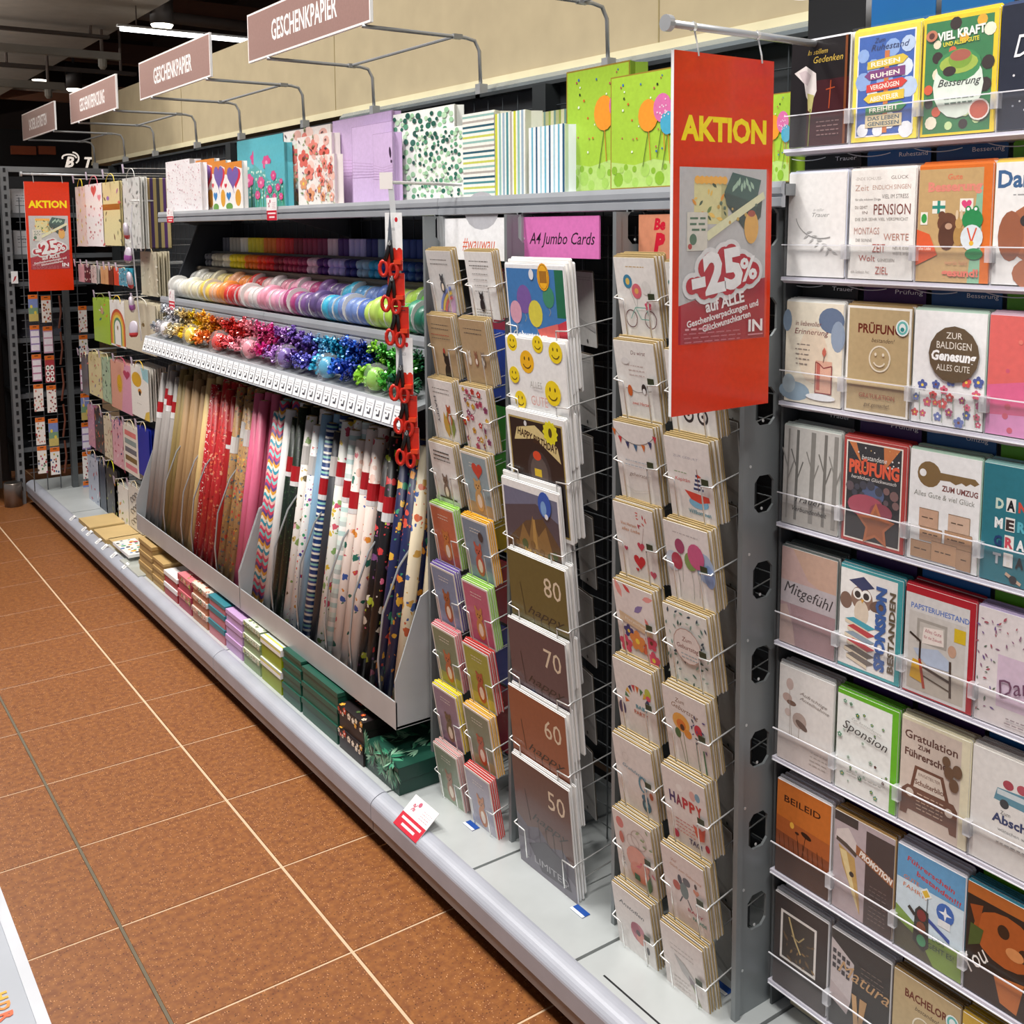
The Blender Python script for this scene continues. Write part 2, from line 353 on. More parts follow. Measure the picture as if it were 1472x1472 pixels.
# ------------------------------------------------------------ pieces of the far end
p0 = at(5, 215, Y=10.2); p1 = at(133, 242, Y=10.2)
sg = empty('shop_sign', 'black sign board with pale script letters at the far end', 'sign', FY((p0.x+p1.x)/2, 10.2, p1.z-.1))
MB().box(-1.6, .5, 0, .05, 0, .42).build('board', pm('0f0d0e', .7), sg); MB().tube([(-.5, .025, .42), (-.5, .025, 3.0-p1.z+.1)], .01).build('hanger', BLACK, sg)
bx_ = (at(100, 238, Y=10.2).x-sg.matrix_world.translation.x)*100+50; bz_ = (at(100, 240, Y=10.2).z-sg.matrix_world.translation.z)*100
A_ = Art(1.0, .42); A_.t('B', bx_, bz_, 9, 'f2e6d8', b=.03, sh=.3).arc(bx_, bz_+8, 6, 3, 0, 200, 1.3, 'f2e6d8').arc(bx_+3, bz_+8, 5, 5, -60, 90, 1.3, 'f2e6d8').t('T', bx_+17, bz_, 9, 'f2e6d8', b=.03, sh=.3).e(bx_-1, bz_+4, 1.4, 2, 'd88a55'); A_.build('lettering', sg, y=-.004, mat=pm('f2e6d8', .5, emit=.8))
for k, (u0, u1) in enumerate(((15, 50), (54, 78))):
    q0, q1 = at(u0, 217, Y=10.2), at(u1, 211, Y=10.2)
    o = MB().box(q0.x, q1.x, 10.15, 10.25, q0.z-.03, q1.z).build('terracotta_strip', pm('9a4e2e', .8), sg); o.matrix_world = Matrix()
# ============================================================ SHELVING UNITS
FX, XB = 1.20, 1.80
def unit(y0, y1, plates, label, front=None):
    u = empty('shelving_unit', label, 'shelving', Matrix.Translation((0, 0, 0)))
    MB().box(XB, XB+.02, y0, y1, .14, 1.98).build('back_panel', DKPANEL, u)
    g = MB()
    for i in range(int((y1-y0)/.075)+1): g.tube([(XB-.012, y0+.075*i, .2), (XB-.012, y0+.075*i, 1.97)], .0018, 4)
    for i in range(24): g.tube([(XB-.012, y0, .2+i*.075), (XB-.012, y1, .2+i*.075)], .0018, 4)
    o = g.build('wire_grid', pm('41464a', .5, .4), u); o['kind'] = 'stuff'
    for yy in (y0, y1-.03):
        MB().box(XB-.05, XB, yy, yy+.03, 0, 1.98).build('upright', pm('2e3234', .5, .3), u)
    MB().box(XB-.03, XB+.02, y0, y1, 1.98, 1.99).build('top_rail', pm('3c4042', .4, .4), u)
    e = .0015
    MB().ext([(1.206, .05), (1.206, .077), (1.215, .077), (1.215, .05)], y0+e, y1-e).build('kick_strip', pm('8f8d8d', .4, .3), u)
    MB().ext([(1.2, .082), (1.2, .1205), (1.2012, .1245), (1.204, .1285), (1.209, .1328), (1.2145, .1364), (1.2205, .1393), (1.227, .1415), (1.234, .1428), (1.240, .1430), (1.246, .1415), (1.246, .05), (1.215, .05), (1.215, .082)], y0+e, y1-e).build('bumper', pm('a9acb6', .35, .05), u)
    MB().box(1.262, 1.27, y0, y1, .0, .12).build('plinth', pm('2a2625', .7), u)
    ys = [y0]+plates+[y1]
    for a, b in zip(ys, ys[1:]):
        MB().box(1.247, XB-.05, a+.004, b-.004, .128, .14).build('deck_plate', pm('c3c8c8', .36, .25), u)
    MB().box(1.247, XB, y0, y1, .1, .12).build('deck_support', BLACK, u)
    return u
U0 = unit(-.35, 1.235, [.45], 'grey shelving unit carrying the wall of acrylic card pockets')
U1 = unit(1.235, 2.36, [1.57, 1.946], 'grey shelving unit carrying the tall wire card racks')
U2 = unit(2.36, 3.525, [], 'grey shelving unit under the blue and green ribbons')
U3 = unit(3.525, 4.69, [], 'grey shelving unit under the white and yellow ribbons')
U4 = unit(4.69, 6.68, [5.2, 5.77, 6.345], 'far grey shelving unit with hanging gift bags')
def shelf(u, y0, y1, xf, zt, lip, depth, name='shelf', mat=SHELF):
    m = MB().ext([(xf+.006, zt), (xf+.006, zt-.02), (xf+depth, zt-.02), (xf+depth, zt)], y0+.001, y1-.001).build(name, pm('8f9396', .4, .3), u)
    MB().ext([(xf, zt+.004), (xf-.003, zt-lip*.15), (xf-.003, zt-lip*.42), (xf+.001, zt-lip*.45), (xf+.001, zt-lip*.55), (xf-.003, zt-lip*.58), (xf-.003, zt-lip*.95), (xf, zt-lip), (xf+.008, zt-lip), (xf+.008, zt+.004)], y0+.001, y1-.001).build('shelf_lip', mat, m)
    for yy in (y0+.004, y1-.007):
        MB().ext([(xf+.03, zt-.02), (XB-.05, zt-.02), (XB-.05, zt-.1)], yy, yy+.003).build('bracket', DARKM, m)
    return m
TOPZ = 1.67
for u, a, b in ((U0, -.35, 1.235), (U1, 1.235, 2.36), (U2, 2.36, 3.525), (U3, 3.525, 4.69)):
    shelf(u, a, b, 1.43 if u is not U0 else 1.55, TOPZ, .04, .35 if u is not U0 else .23)
MIDZ, LOWZ = 1.308, 1.14
for u, a, b in ((U2, 2.36, 3.525), (U3, 3.525, 4.69)):
    shelf(u, a, b, 1.425, MIDZ, .05, .35)
    m = MB().add([(1.352, a, LOWZ), (1.352, b, LOWZ), (1.745, b, LOWZ+.10), (1.745, a, LOWZ+.10), (1.352, a, LOWZ-.012), (1.352, b, LOWZ-.012), (1.745, b, LOWZ+.088), (1.745, a, LOWZ+.088)],
                 [(0, 1, 2, 3), (7, 6, 5, 4), (0, 4, 5, 1), (3, 2, 6, 7), (0, 3, 7, 4), (1, 5, 6, 2)]).build('sloping_shelf', pm('8f9396', .4, .3), u)
    MB().ext([(1.335, LOWZ-.062), (1.352, LOWZ+.004), (1.358, LOWZ+.004), (1.345, LOWZ-.064)], a, b).build('price_rail', pm('c9ccd2', .3, .2), m)
    g = Art(.048, .052, 'fafafa'); g.r(92, 0, 100, 108, 'c4c6cc').scr(12, 80, 84, 'a8a8b0', 2, 12, 4).r(34, 22, 70, 34, '4a4a52').r(58, 34, 70, 58, '4a4a52').r(18, 50, 36, 58, '8a8a92')
    pl = None; n = 22
    for i in range(n):
        M = FR(1.3385, b-.028-i*(b-a-.05)/(n-1), LOWZ-.056, tilt=-15)
        if pl is None: pl = g.build('price_label', u, y=-.0035); pl.matrix_world = M
        else: q = ob('price_label', pl.data, u); q.matrix_world = M
    # shelf carrying the small ribbon rolls at the back
    shelf(u, a, b, 1.585, 1.435, .022, .2, 'small_shelf', pm('6a5f50', .5))
    shelf(u, a, b, 1.655, 1.50, .014, .12, 'small_shelf', pm('55595c', .5))
# double-sided dark divider cheek at the left end of the ribbon shelves and posts beside the racks
MB().ext([(1.47, 1.32), (1.79, 1.32), (1.79, 1.62), (1.60, 1.62)], 4.675, 4.69).build('end_cheek', pm('20242c', .6), U3)
for yy in (2.362, 2.02): MB().box(1.425, 1.455, yy-.03, yy-.003, .14, 1.628).build('post', METAL, U1)
# arms and hanging signs above the shelves
PINK = pm('96766f', .6)
SIGNS = [(1.40, 2.28, 'GESCHENKPAPIER'), (2.65, 3.53, 'GESCHENKPAPIER'), (3.90, 4.78, 'GESCHENKPAPIER'), (5.15, 6.03, 'GESCHENKVERPACKUNG'), (6.39, 7.27, 'SACKERL & ETIKETTEN')]
wh = ('cropped by the top edge', 'nearest and largest in view', 'second from the right', 'reading GESCHENKVERPACKUNG', 'smallest, at far left')
for k, (a, b, s_) in enumerate(SIGNS):
    o = empty('hanging_sign', 'dusty pink gift-wrap sign on grey arms, '+wh[k], 'sign', FR(1.40, (a+b)/2, 2.155), 'pink aisle signs')
    W = b-a; h = .158
    MB().box(-W/2, W/2, 0, .008, 0, h).build('board', WHITE, o)
    A_ = Art(W, h, 'f3e9e6'); q = 100*h/W; A_.r(.7, .7, 99.3, q-.7, '96766f').t(s_, 50, q*.3, q*.4, 'f6f2f0', 54, b=.018); A_.build('print', o, y=-.0006)
    A_ = Art(W, h, 'f3e9e6'); A_.r(.7, .7, 99.3, q-.7, '96766f').t(s_, 50, q*.3, q*.4, 'f6f2f0', 54, b=.018)
    bk = A_.build('print', o, y=-.0006); bk.matrix_parent_inverse = Matrix(); bk.location = (0, .008, 0); bk.rotation_euler = (0, 0, PI)
    for yy in (a+.04, a+.71):
        lx = (a+b)/2-yy
        MB().tube([(lx, -.004, -.006), (lx, .02, -.006), (lx, .33, -.006), (lx, .362, -.012), (lx, .378, -.04), (lx, .382, -.15)], .0055, 8).build('arm', pm('a2a4a6', .35, .4), o, True)
        MB().box(lx-.012, lx+.012, .37, .398, -.175, -.135).build('clamp', pm('a8aaac', .4, .4), o)
        MB().box(lx-.009, lx+.009, .285, .315, -.012, .001).build('joint', pm('8e9092', .4, .4), o)
    MB().tube([((a+b)/2-a-.04, .3, -.004), ((a+b)/2-a-.71, .3, -.004)], .0045, 6).build('cross_bar', pm('a2a4a6', .35, .4), o)
# red promotion boards
def promo(x0, x1, y, z0, z1, xrod, label):
    W, h = x1-x0, z1-z0; o = empty('promotion_board', label, 'sign', FY((x0+x1)/2, y, z0), 'red promotion boards')
    MB().box(-W/2, W/2, 0, .006, 0, h).build('board', WHITE, o)
    A_ = Art(W, h, 'd83206'); H_ = A_.H
    A_.t('AKTION', 50, H_*.765, 16, 'f4dc0c', 86, b=.042)
    pv0, pv1 = H_*.20, H_*.69
    A_.r(6, pv0, 94, pv1, 'bcbcbc').p([(6, pv0), (94, pv0), (94, pv0+.36*(pv1-pv0)), (60, pv0+.32*(pv1-pv0)), (6, pv0+.22*(pv1-pv0))], 'a8142a')
    D = pv1-pv0; P = lambda u, v: (6+88*u, pv0+D*v)
    x, y_ = P(.16, .68); A_.r(x, y_, x+27, y_+D*.25, 'd9d39a'); A_.p([(x+27, y_), (x+34, y_+3), (x+34, y_+D*.25-4), (x+27, y_+D*.25)], 'b9b47c').dots(22, ['e0932e', '6d8a4e', 'f0c45a', '39563c'], 2, 4, x+2, x+30, y_+2, y_+D*.25-2, 'l', 3)
    for q in range(7): A_.e(x+3+q*4.5, y_+D*.25, 3, 3, 'f0b24a', n=8)
    x, y_ = P(.5, .80); A_.p([(x, y_+8), (x+8, y_+22), (x+38, y_+17), (x+33, y_)], '2f5750').p([(x, y_+8), (x+33, y_), (x+33, y_-8), (x+2, y_-1)], '24443f').p([(x+33, y_), (x+40, y_+6), (x+38, y_-10), (x+24, y_-22), (x+2, y_-1), (x+33, y_-8)], '1d3833')
    for q in range(8): A_.leaf(x+8+q*3.2, y_+8+(q % 3)*2, 7, 60+q*9, '9fc0a8')
    A_.p([P(.28, .63), P(.32, .585), P(.98, .83), P(.96, .87)], 'dcdcb4').dots(10, ['4d6a5a', 'c7a34e'], 1, 1.6, *[P(.36, 0)[0], P(.9, 0)[0]], P(0, .66)[1], P(0, .80)[1])
    x, y_ = P(.82, .66); A_.e(x, y_, 7.5, 12, 'dba64c').e(x, y_+10, 4, 2.4, 'a3442f')
    x, y_ = P(.08, .53); A_.r(x, y_, x+20, y_+27, 'd3d0c4').scr(x+2, x+18, y_+22, '4a7058', 3, 4).e(x+6, y_+8, 3.5, 4, '4a7058').e(x+3, y_+3, 2, 2, 'b03a3a')
    # -25%
    for r_, c in ((8, 'dcdcdc'), (4.6, 'b5162c')):
        for u, v, s2 in ((.14, .33, 1.5), (.2, .335, 1.5), (.29, .43, 3), (.34, .46, 3), (.37, .42, 3), (.33, .37, 4), (.28, .31, 3), (.36, .315, 3), (.5, .49, 3), (.58, .505, 3), (.5, .44, 4), (.57, .43, 4), (.6, .38, 4), (.55, .335, 4), (.47, .345, 3), (.44, .40, 4), (.71, .45, 2.5), (.76, .42, 4), (.8, .385, 3), (.84, .40, 2.5), (.72, .39, 3), (.68, .37, 4)): xx, yy = P(u, v); A_.e(xx, yy, s2+r_, s2+r_, c)
    x, y_ = P(.44, .30); A_.t('-25', x, y_, 27, 'ececec', 52, rot=8, b=.05); x, y_ = P(.80, .355); A_.t('%', x, y_, 16, 'ececec', 17, rot=8, b=.03)
    x, y_ = P(.52, .20); A_.t('auf ALLE', x, y_, 8, 'f0e8e8', 40, rot=9, b=.03)
    x, y_ = P(.50, .145); A_.t('Geschenkverpackungen und', x, y_, 4.6, 'f0e8e8', 74, rot=10, b=.025); x, y_ = P(.54, .098); A_.t('Glückwunschkarten', x, y_, 4.6, 'f0e8e8', 50, rot=10, b=.025)
    x, y_ = P(.88, .045); A_.t('IN', x, y_, 8.5, 'f6f0f0', 15, b=.03); A_.r(x-8, y_-3, x+8, y_-2, 'd88a94')
    A_.scr(P(.03, 0)[0], P(.40, 0)[0], P(0, .078)[1], 'e0a0a8', 1, h=1.4); A_.scr(P(.03, 0)[0], P(.7, 0)[0], P(0, .055)[1], 'c06a74', 3, 3, h=.8)
    A_.build('print', o, y=-.0006, mat=printmat(.3, .25))
    MB().box(-W/2*.87, W/2*.87, -.0055, -.0048, h*.2, h*.69).build('clear_pocket', glassy('poster_film', (1, 1, 1), .025, .05), o)
    zr = h+.038
    MB().tube([(-W/2-.008, .003, zr), (xrod-(x0+x1)/2, .003, zr)], .006, 10).build('rod', pm('c3c5c7', .3, .5), o, True)
    MB().lathe([(.008, -.004), (.0125, -.004), (.0125, .006), (.007, .006)], 14, 'x', (-W/2-.012, .003, zr)).build('rod_cap', pm('b9bbbd', .3, .4), o)
    for xx in (-W*.31, W*.33):
        MB().tube([(xx, .003, zr+.008), (xx+.004, .003, zr-.008), (xx+.004, -.004, h+.006), (xx+.006, -.004, h-.006)], .0014, 5).build('hook', WIRE, o)
        MB().lathe([(.007, -.003), (.007, .003)], 10, 'x', (xx, .003, zr)).build('ring', WIRE, o)
    return o
promo(1.142, 1.362, 1.2, 1.305, 1.862, 1.60, 'large red AKTION promotion board hanging in front of the card racks')
promo(1.147, 1.367, 6.0, 1.284, 1.851, 1.78, 'small distant red AKTION promotion board at the far left')
# ============================================================ CARDS
_CB = {}
def cardmeshes(w, h, env):
    k = (round(w, 4), round(h, 4), env)
    if k not in _CB:
        c = MB().box(-w/2, w/2, 0, .0009, 0, h).mesh('greeting_card', PAPER)
        e = MB().rbox(-w/2-.0015, w/2+.0015, .0011, .0030, .0, h+.0035, .003).mesh('envelope', pm(env, .75))
        _CB[k] = (c, e)
    return _CB[k]
def card(M, w, h, art, label, env='b39a68', spare=3, what='', step=.0065, coat=.0, jit=.002, kind='greeting card', sleeve=False):
    cm, em = cardmeshes(w, h, env)
    o = ob('greeting_card', cm, None, M); tag(o, label, 'card')
    a = Art(w, h); art(a); a.build('print', o, mat=printmat(.38, coat))
    ob('envelope', em, o)
    if sleeve: MB().box(-w/2-.002, w/2+.002, -.0052, -.0050, -.001, h+.006).build('clear_sleeve', glassy('sleeve_film', (1, 1, 1), .018, .06), o)
    g = 'spare cards behind the '+what
    for i in range(spare):
        m = M @ Matrix.Translation((rnd.uniform(-jit, jit), step*(i+1), rnd.uniform(0, jit*2))) @ Matrix.Rotation(rnd.uniform(-.012, .012), 4, 'Y')
        s = ob('greeting_card', cm, None, m); tag(s, 'spare copy stacked behind the '+what, 'card', g)
        ob('envelope', em, s)
    return o
_PK = {}
def pocket(rack, M, w, h, dep, mid=.5, wd=.022):
    k = (w, h, dep)
    if k not in _PK:
        p = MB(); f = -.0068; zt = h*mid
        for q in (-1, 1):
            e = w/2+.005; i = w/2-wd
            p.tube([(q*e, dep, zt+.012), (q*e, .004, zt+.004), (q*e, f, zt), (q*(e-.004), f, zt), (q*i, f, zt-.002), (q*i, f, zt-.008), (q*i, f, -.004), (q*i, .006, -.008), (q*i, dep, -.002)], .0017, 5)
        p.tube([(-w/2+wd, .03, -.009), (w/2-wd, .03, -.009)], .0012, 4)
        _PK[k] = p.mesh('wire_pocket', WIRE, True)
    o = ob('wire_pocket', _PK[k], rack); o.matrix_world = M
def side_panel(rack, y, x0=1.38, x1=1.56, z0=.14, z1=1.628):
    m = MB(); t = .0025
    m.box(x0, x0+.034, y-t, y+t, z0, z1); m.box(x0+.084, x1, y-t, y+t, z0, z1); m.box(x0-.001, x0+.012, y-.008, y+t, z0, z1)
    z = z0+.16; prev = z0
    while z < z1-.04:
        m.box(x0+.034, x0+.084, y-t, y+t, prev, z)
        for zz, q in ((z, 1), (z+.068, -1)):      # rounded slot corners
            for xx, s in ((x0+.034, 1), (x0+.084, -1)):
                m.add([(xx, y-t, zz), (xx+s*.012, y-t, zz), (xx, y-t, zz+q*.012), (xx, y+t, zz), (xx+s*.012, y+t, zz), (xx, y+t, zz+q*.012)], [(0, 1, 2), (3, 5, 4), (1, 4, 5, 2)])
        prev = z+.068; z += .158
    m.box(x0+.034, x0+.084, y-t, y+t, prev, z1)
    o = m.build('side_panel', pm('84898b', .42, .35), rack)
    d = MB()
    for i in range(18):
        zz = z0+.09+i*.079
        d.lathe([(.0028, -t-.0012), (.0028, -t-.0002)], 8, 'y', (x0+.022+.03*(i % 2), y, zz))
    d.build('rivets', pm('d5d8d8', .4, .4), rack)['kind'] = 'stuff'
def rackback(rack, y0, y1):
    m = MB()
    for i in range(29): m.tube([(1.565, y0, .18+i*.05), (1.565, y1, .18+i*.05)], .0016, 4)
    for k in range(4): yy = y0+(y1-y0)*(k+.5)/4; m.tube([(1.563, yy, .15), (1.563, yy, 1.6)], .0022, 5)
    m.build('wire_back', pm('6c7072', .4, .5), rack)
def header(rack, y0, y1, z0, z1, art, label, bg):
    w = y0-y1; o = MB().box(-w/2, w/2, 0, .003, 0, z1-z0).build('header_card', pm(bg, .55), None, M=FR(1.432, (y0+y1)/2, z0))
    tag(o, label, 'sign'); a = Art(w, z1-z0); art(a); a.build('print', o)
RA = empty('card_rack', 'tall grey rack of small animal cards in two columns', 'card rack'); RB = empty('card_rack', 'tall grey rack of large A4 birthday cards', 'card rack'); RC = empty('card_rack', 'tall grey rack of kraft-envelope birth and birthday cards', 'card rack')
for y in (1.99,): side_panel(RA, y)
for y in (1.615,): side_panel(RB, y)
for y in (1.275,): side_panel(RC, y, x1=1.52)
side_panel(RA, 2.352)
rackback(RA, 1.995, 2.35); rackback(RB, 1.62, 1.985); rackback(RC, 1.28, 1.61)
header(RA, 2.335, 2.05, 1.52, 1.622, lambda a: a.r(0, 0, 100, a.H, 'f2f2f4').e(60, a.H+6, 26, 16, 'b9b9bf').t('#wauwau', 55, 9, 11, 'd9603a', 50, b=.0, sh=.25), 'white header card with orange hashtag lettering above the animal cards', 'f2f2f4')
header(RB, 1.992, 1.722, 1.532, 1.622, lambda a: a.r(0, 0, 100, a.H, 'd672b4').t('A4 Jumbo Cards', 52, 11, 9.5, '2a1326', 86, b=.006, sh=.3), 'pink header card reading A4 Jumbo Cards in black', 'd672b4')
header(RC, 1.60, 1.30, 1.515, 1.622, lambda a: a.r(0, 0, 100, a.H, 'd08a6a').t('Be', 20, 26, 7, 'c8102e', b=.05, sh=.2).t('P', 20, 12, 11, 'c8102e', b=.07, sh=.2).t('De', 20, 2, 7, 'c8102e', b=.05, sh=.2), 'salmon header card with bold red letters behind the red board', 'd08a6a')
XT, PITCH, TILT = 1.335, .158, 9.5
def rackpos(y, ztop, h, x=XT, tilt=TILT):
    return FR(x+h*math.sin(rad(tilt)), y, ztop-h*math.cos(rad(tilt)), tilt)
def bg(c): return lambda a: a.r(0, 0, 100, a.H, c)
# ---- rack A
W1 = 'ece9e6'; K1 = 'b69c78'
def animalcard(back, ground, fur, kind=0):
    def f(a):
        a.r(0, 0, 100, a.H, 'e8e2d8').r(4, 4, 96, a.H-4, back).r(4, 4, 96, 30, ground).scr(28, 72, a.H-22, 'f4eee2', 2, 7)
        a.animal(52, 62, 26, fur, ears=kind % 2)
        if kind == 2: a.heart(60, 105, 20, 'd24638')
        if kind == 3: a.balloon(70, 104, 11, '3a3238', 26)
    return f
def catcard(bgc, fig):
    def f(a):
        a.r(0, 0, 100, a.H, bgc); a.scr(14, 84, a.H-20, '55504a', 2, 9)
        fig(a)
    return f
colL = [(catcard('d6d4d2', lambda a: a.p([(20, 6), (60, 10), (95, 45), (95, 20), (90, 5)], 'c9a5c8').arc(95, 0, 60, 60, 100, 170, 7, '7d8fd0').arc(95, 0, 50, 50, 100, 170, 7, 'e0c05a').arc(95, 0, 40, 40, 100, 170, 7, 'd06a6a').animal(55, 75, 14, '4a4d52')), 'grey card with a cat above a rainbow', 'b39a68'),
 (catcard(K1, lambda a: a.scr(10, 85, 96, 'b03a30', 1).scr(10, 85, 88, '55504a', 1).animal(62, 34, 24, '1d1c1c', '1d1c1c').e(55, 62, 4, 6, 'b03a30')), 'kraft card with a black hen', 'b39a68'),
 (catcard(W1, lambda a: a.leaf(75, 10, 70, 95, '8a9a4a', .3).leaf(60, 10, 60, 100, 'c9a24a', .2).animal(72, 70, 16, 'b8562e').t('HAPPY', 20, 70, 9, '4a4a58', 60, rot=-85)), 'white card with foxes climbing among leaves', 'b39a68'),
 (catcard(W1, lambda a: a.scr(15, 85, 118, '33302c', 3, 9, 3).animal(52, 50, 20, '7a6a60').r(0, 0, 100, 12, 'cdd6c0').r(20, 12, 90, 16, '4a4038')), 'white card with a donkey under black script', 'b39a68'),
 (animalcard('c4694c', 'b95a44', 'c97a3e', 0), 'terracotta card with a dachshund', '9fd45a'),
 (animalcard('7d8fae', '8797b4', 'a3582e', 1), 'slate blue card with a bear', '6a52a0'),
 (animalcard('7f8a6c', 'a8a84a', 'c26a3a', 1), 'sage green card with a small fox', 'e08088'),
 (animalcard('9a7f92', '8a7086', '7a5c40', 0), 'mauve card with a roe deer', 'f2dc28'),
 (animalcard('8c9a84', '9aa890', 'b0806a', 1), 'grey green card with a rabbit', 'd8a8a4')]
colR = [(catcard('efeeec', lambda a: a.scr(22, 78, a.H-34, '8a8682', 5, 12).animal(45, 42, 14, '26262a', '26262a').scr(20, 80, 18, '8a8682', 3, 6)), 'white card of lines over a tiny cat', 'b39a68'),
 (catcard(K1, lambda a: [a.animal(x, 62, 11, c, 'efe6d8') for x, c in ((24, 'dcd0c0'), (50, '9a6a52'), (76, '8a7a70'))]), 'kraft card with three meerkats', 'b39a68'),
 (catcard('efe9e6', lambda a: (a.dots(26, ['b8476a', 'd0a03a', 'c2342e', '8a3a6a'], 5, 8, kind='f', seed=5), a.arc(40, 100, 18, 20, 0, 360, 1.2, '8a8682'))), 'white card strewn with crimson blossoms', 'b39a68'),
 (animalcard('94aab2', 'b59a74', 'd0a56a', 2), 'blue grey card with a dog and red heart balloon', 'b39a68'),
 (animalcard('7c90a4', '8aa0a8', 'c05a4a', 3), 'steel blue card with a figure holding a dark balloon', 'f0b020'),
 (animalcard('c2607e', 'b85a78', 'c8884a', 1), 'rose pink card with a mouse and gifts', '9fd45a'),
 (animalcard('a3a23e', 'c4b84a', 'b0502e', 0), 'olive yellow card with a dancing fox', 'c8302a'),
 (animalcard('848a72', '9a9a70', 'b4562e', 0), 'moss grey card with a squirrel', 'ecb440'),
 (animalcard('a8a4b4', 'b4b0bc', 'c07a4a', 1), 'lilac grey card with a sitting bear', 'd8403a')]
for k in range(9):
    zt = 1.544-PITCH*k*.993; h = .155; w_ = .112
    for side, (f, lab, env) in (('L', colL[k]), ('R', colR[k])):
        y = 2.212 if side == 'L' else 2.066-(.028 if k == 0 else 0)
        M = rackpos(y, zt, h); card(M, w_, h, f, lab+' in the animal card rack', env, 3, lab.split(' card ')[0]+' '+lab.split(' ')[-1], .0058, .15)
        pocket(RA, M, w_, h, .19)
# coloured folders hanging deeper in rack A
for k, (zt, hh, c, n) in enumerate(((1.50, .15, '8e1c34', 'topmost dark red'), (1.35, .17, '1440a8', 'upper blue'), (1.16, .19, '1c8a24', 'bright green'), (.965, .17, '9a8a12', 'mustard yellow'), (.77, .16, '8a1638', 'middle dark red'), (.60, .15, '142c86', 'lower navy blue'), (.44, .17, '8a1030', 'lowest dark red'))):
    o = empty('plastic_folder', n+' plastic folder hanging deep inside the animal card rack', 'folder', FR(1.475, 2.10, zt-hh), 'coloured folders in the animal rack')
    MB().rbox(-.098, .098, 0, .003, 0, hh, .006).build('cover', pm(c, .3, coat=.4), o)
    MB().rbox(-.094, .094, .003, .012, .004, hh-.006, .006).build('sheets', pm(c, .5), o)
# ---- rack B, A4 cards
def b1(a):
    a.r(0, 0, 100, a.H, 'f0f0f2').r(2, 2, 98, a.H-4, '3f78b4').p([(2, 2), (98, 2), (98, 40), (50, 50), (2, 36)], '8fb8d2').p([(55, 60), (98, 74), (98, 34), (60, 40)], 'c83a48').r(84, 76, 98, a.H-4, '1e6a4a')
    for x, y, r, c in ((30, 92, 15, '7a5aa0'), (48, 78, 14, 'd8cc4a'), (72, 96, 11, '3f8a6a'), (14, 78, 12, 'd8a0b4'), (74, 28, 13, '3f9a62'), (46, 26, 12, 'e09038')): a.balloon(x, y, r, c, 8)
    a.p([(50, 62), (84, 70), (88, 44), (58, 46)], 'dc6a64').t('Geburtstags', 36, 52, 7, 'eef0f4', 58, b=.02, sh=.1).t('Grüße', 34, 38, 7, 'eef0f4', 26, b=.02, sh=.1).e(66, 116, 10, 14, 'f0a81a').e(66, 116, 8.5, 12.4, '3a2a10').e(66, 116, 8, 12, 'f2b222').r(60, 110, 72, 122, 'a8701a').e(46, 118, 4, 5.5, 'e6e6ea')
def b2(a):
    a.r(0, 0, 100, a.H, 'efeeec')
    for x, y, r in ((12, 122, 9), (36, 104, 12), (57, 124, 9), (86, 118, 11), (12, 88, 9), (77, 76, 13), (20, 62, 10), (86, 44, 10)): a.smile(x, y, r, 'f0d21e' if r != 12 else 'efb41e')
    a.t('ALLES', 50, 78, 7, 'a9a6a2', 20).t('GUTE', 54, 60, 10, 'd8a8a0', 28).t('für Dich', 54, 50, 4, 'b9b6b2')
def b3(a):
    a.r(0, 0, 100, a.H, 'efeeec').r(4, 4, 96, a.H-6, 'b09a5a').r(6, 6, 94, a.H-8, '241a1a').p([(12, 96), (18, 110), (50, 116), (86, 98), (90, 82), (50, 102)], 'd8c48a').t('HAPPY BIRTHDAY', 52, 97, 8, '3a2416', 68, rot=-10, b=.03)
    a.e(52, 66, 20, 24, '3a3436').e(52, 66, 15, 18, '5a5250').e(50, 84, 7, 5, 'd84a2a').r(44, 62, 56, 70, 'e0c030').p([(22, 44), (80, 38), (70, 54), (34, 56)], 'b8321e').p([(20, 28), (34, 44), (66, 40), (84, 24), (60, 30), (40, 34)], 'c9b87a').e(50, 30, 10, 9, '5a4a2a').l([(20, 34), (30, 30)], 6, 'd83a2a').l([(72, 34), (86, 22)], 6, 'd83a2a').star(76, 112, 13, 'e6dc28', 12, .82).e(76, 112, 10, 10, 'e0d422').e(76, 112, 3, 5, '4a3c10').e(34, 116, 2.5, 3, 'd8d8da')
def b4(a):
    a.r(0, 0, 100, a.H, 'efeeec').r(3, 3, 97, a.H-8, '4e4650').p([(3, a.H-8), (97, a.H-8), (97, 96), (60, 110), (3, 98)], '6c7088').p([(3, 60), (40, 88), (70, 96), (97, 70), (97, 3), (3, 3)], '5c4630').p([(20, 52), (34, 84), (44, 70), (52, 96), (60, 74), (74, 88), (86, 52)], '8a6a3e').p([(50, 60), (52, 92), (56, 92), (58, 60)], 'b08a4e')
    a.dots(26, ['c09a4e', '7a5c34', '4a5a34', 'a88a5a'], 3, 6, 20, 92, 34, 64, seed=4).t('HAPPY', 60, 44, 12, 'b8923e', 52, rot=-6, b=.02).dots(14, ['8a8a80', '5a6048', '3a3428'], 4, 7, 8, 92, 8, 28, seed=9).e(76, 112, 11, 14, '2458b4').e(74, 108, 5, 8, '7aa6d8').e(78, 100, 3, 3, 'e8e8ea')
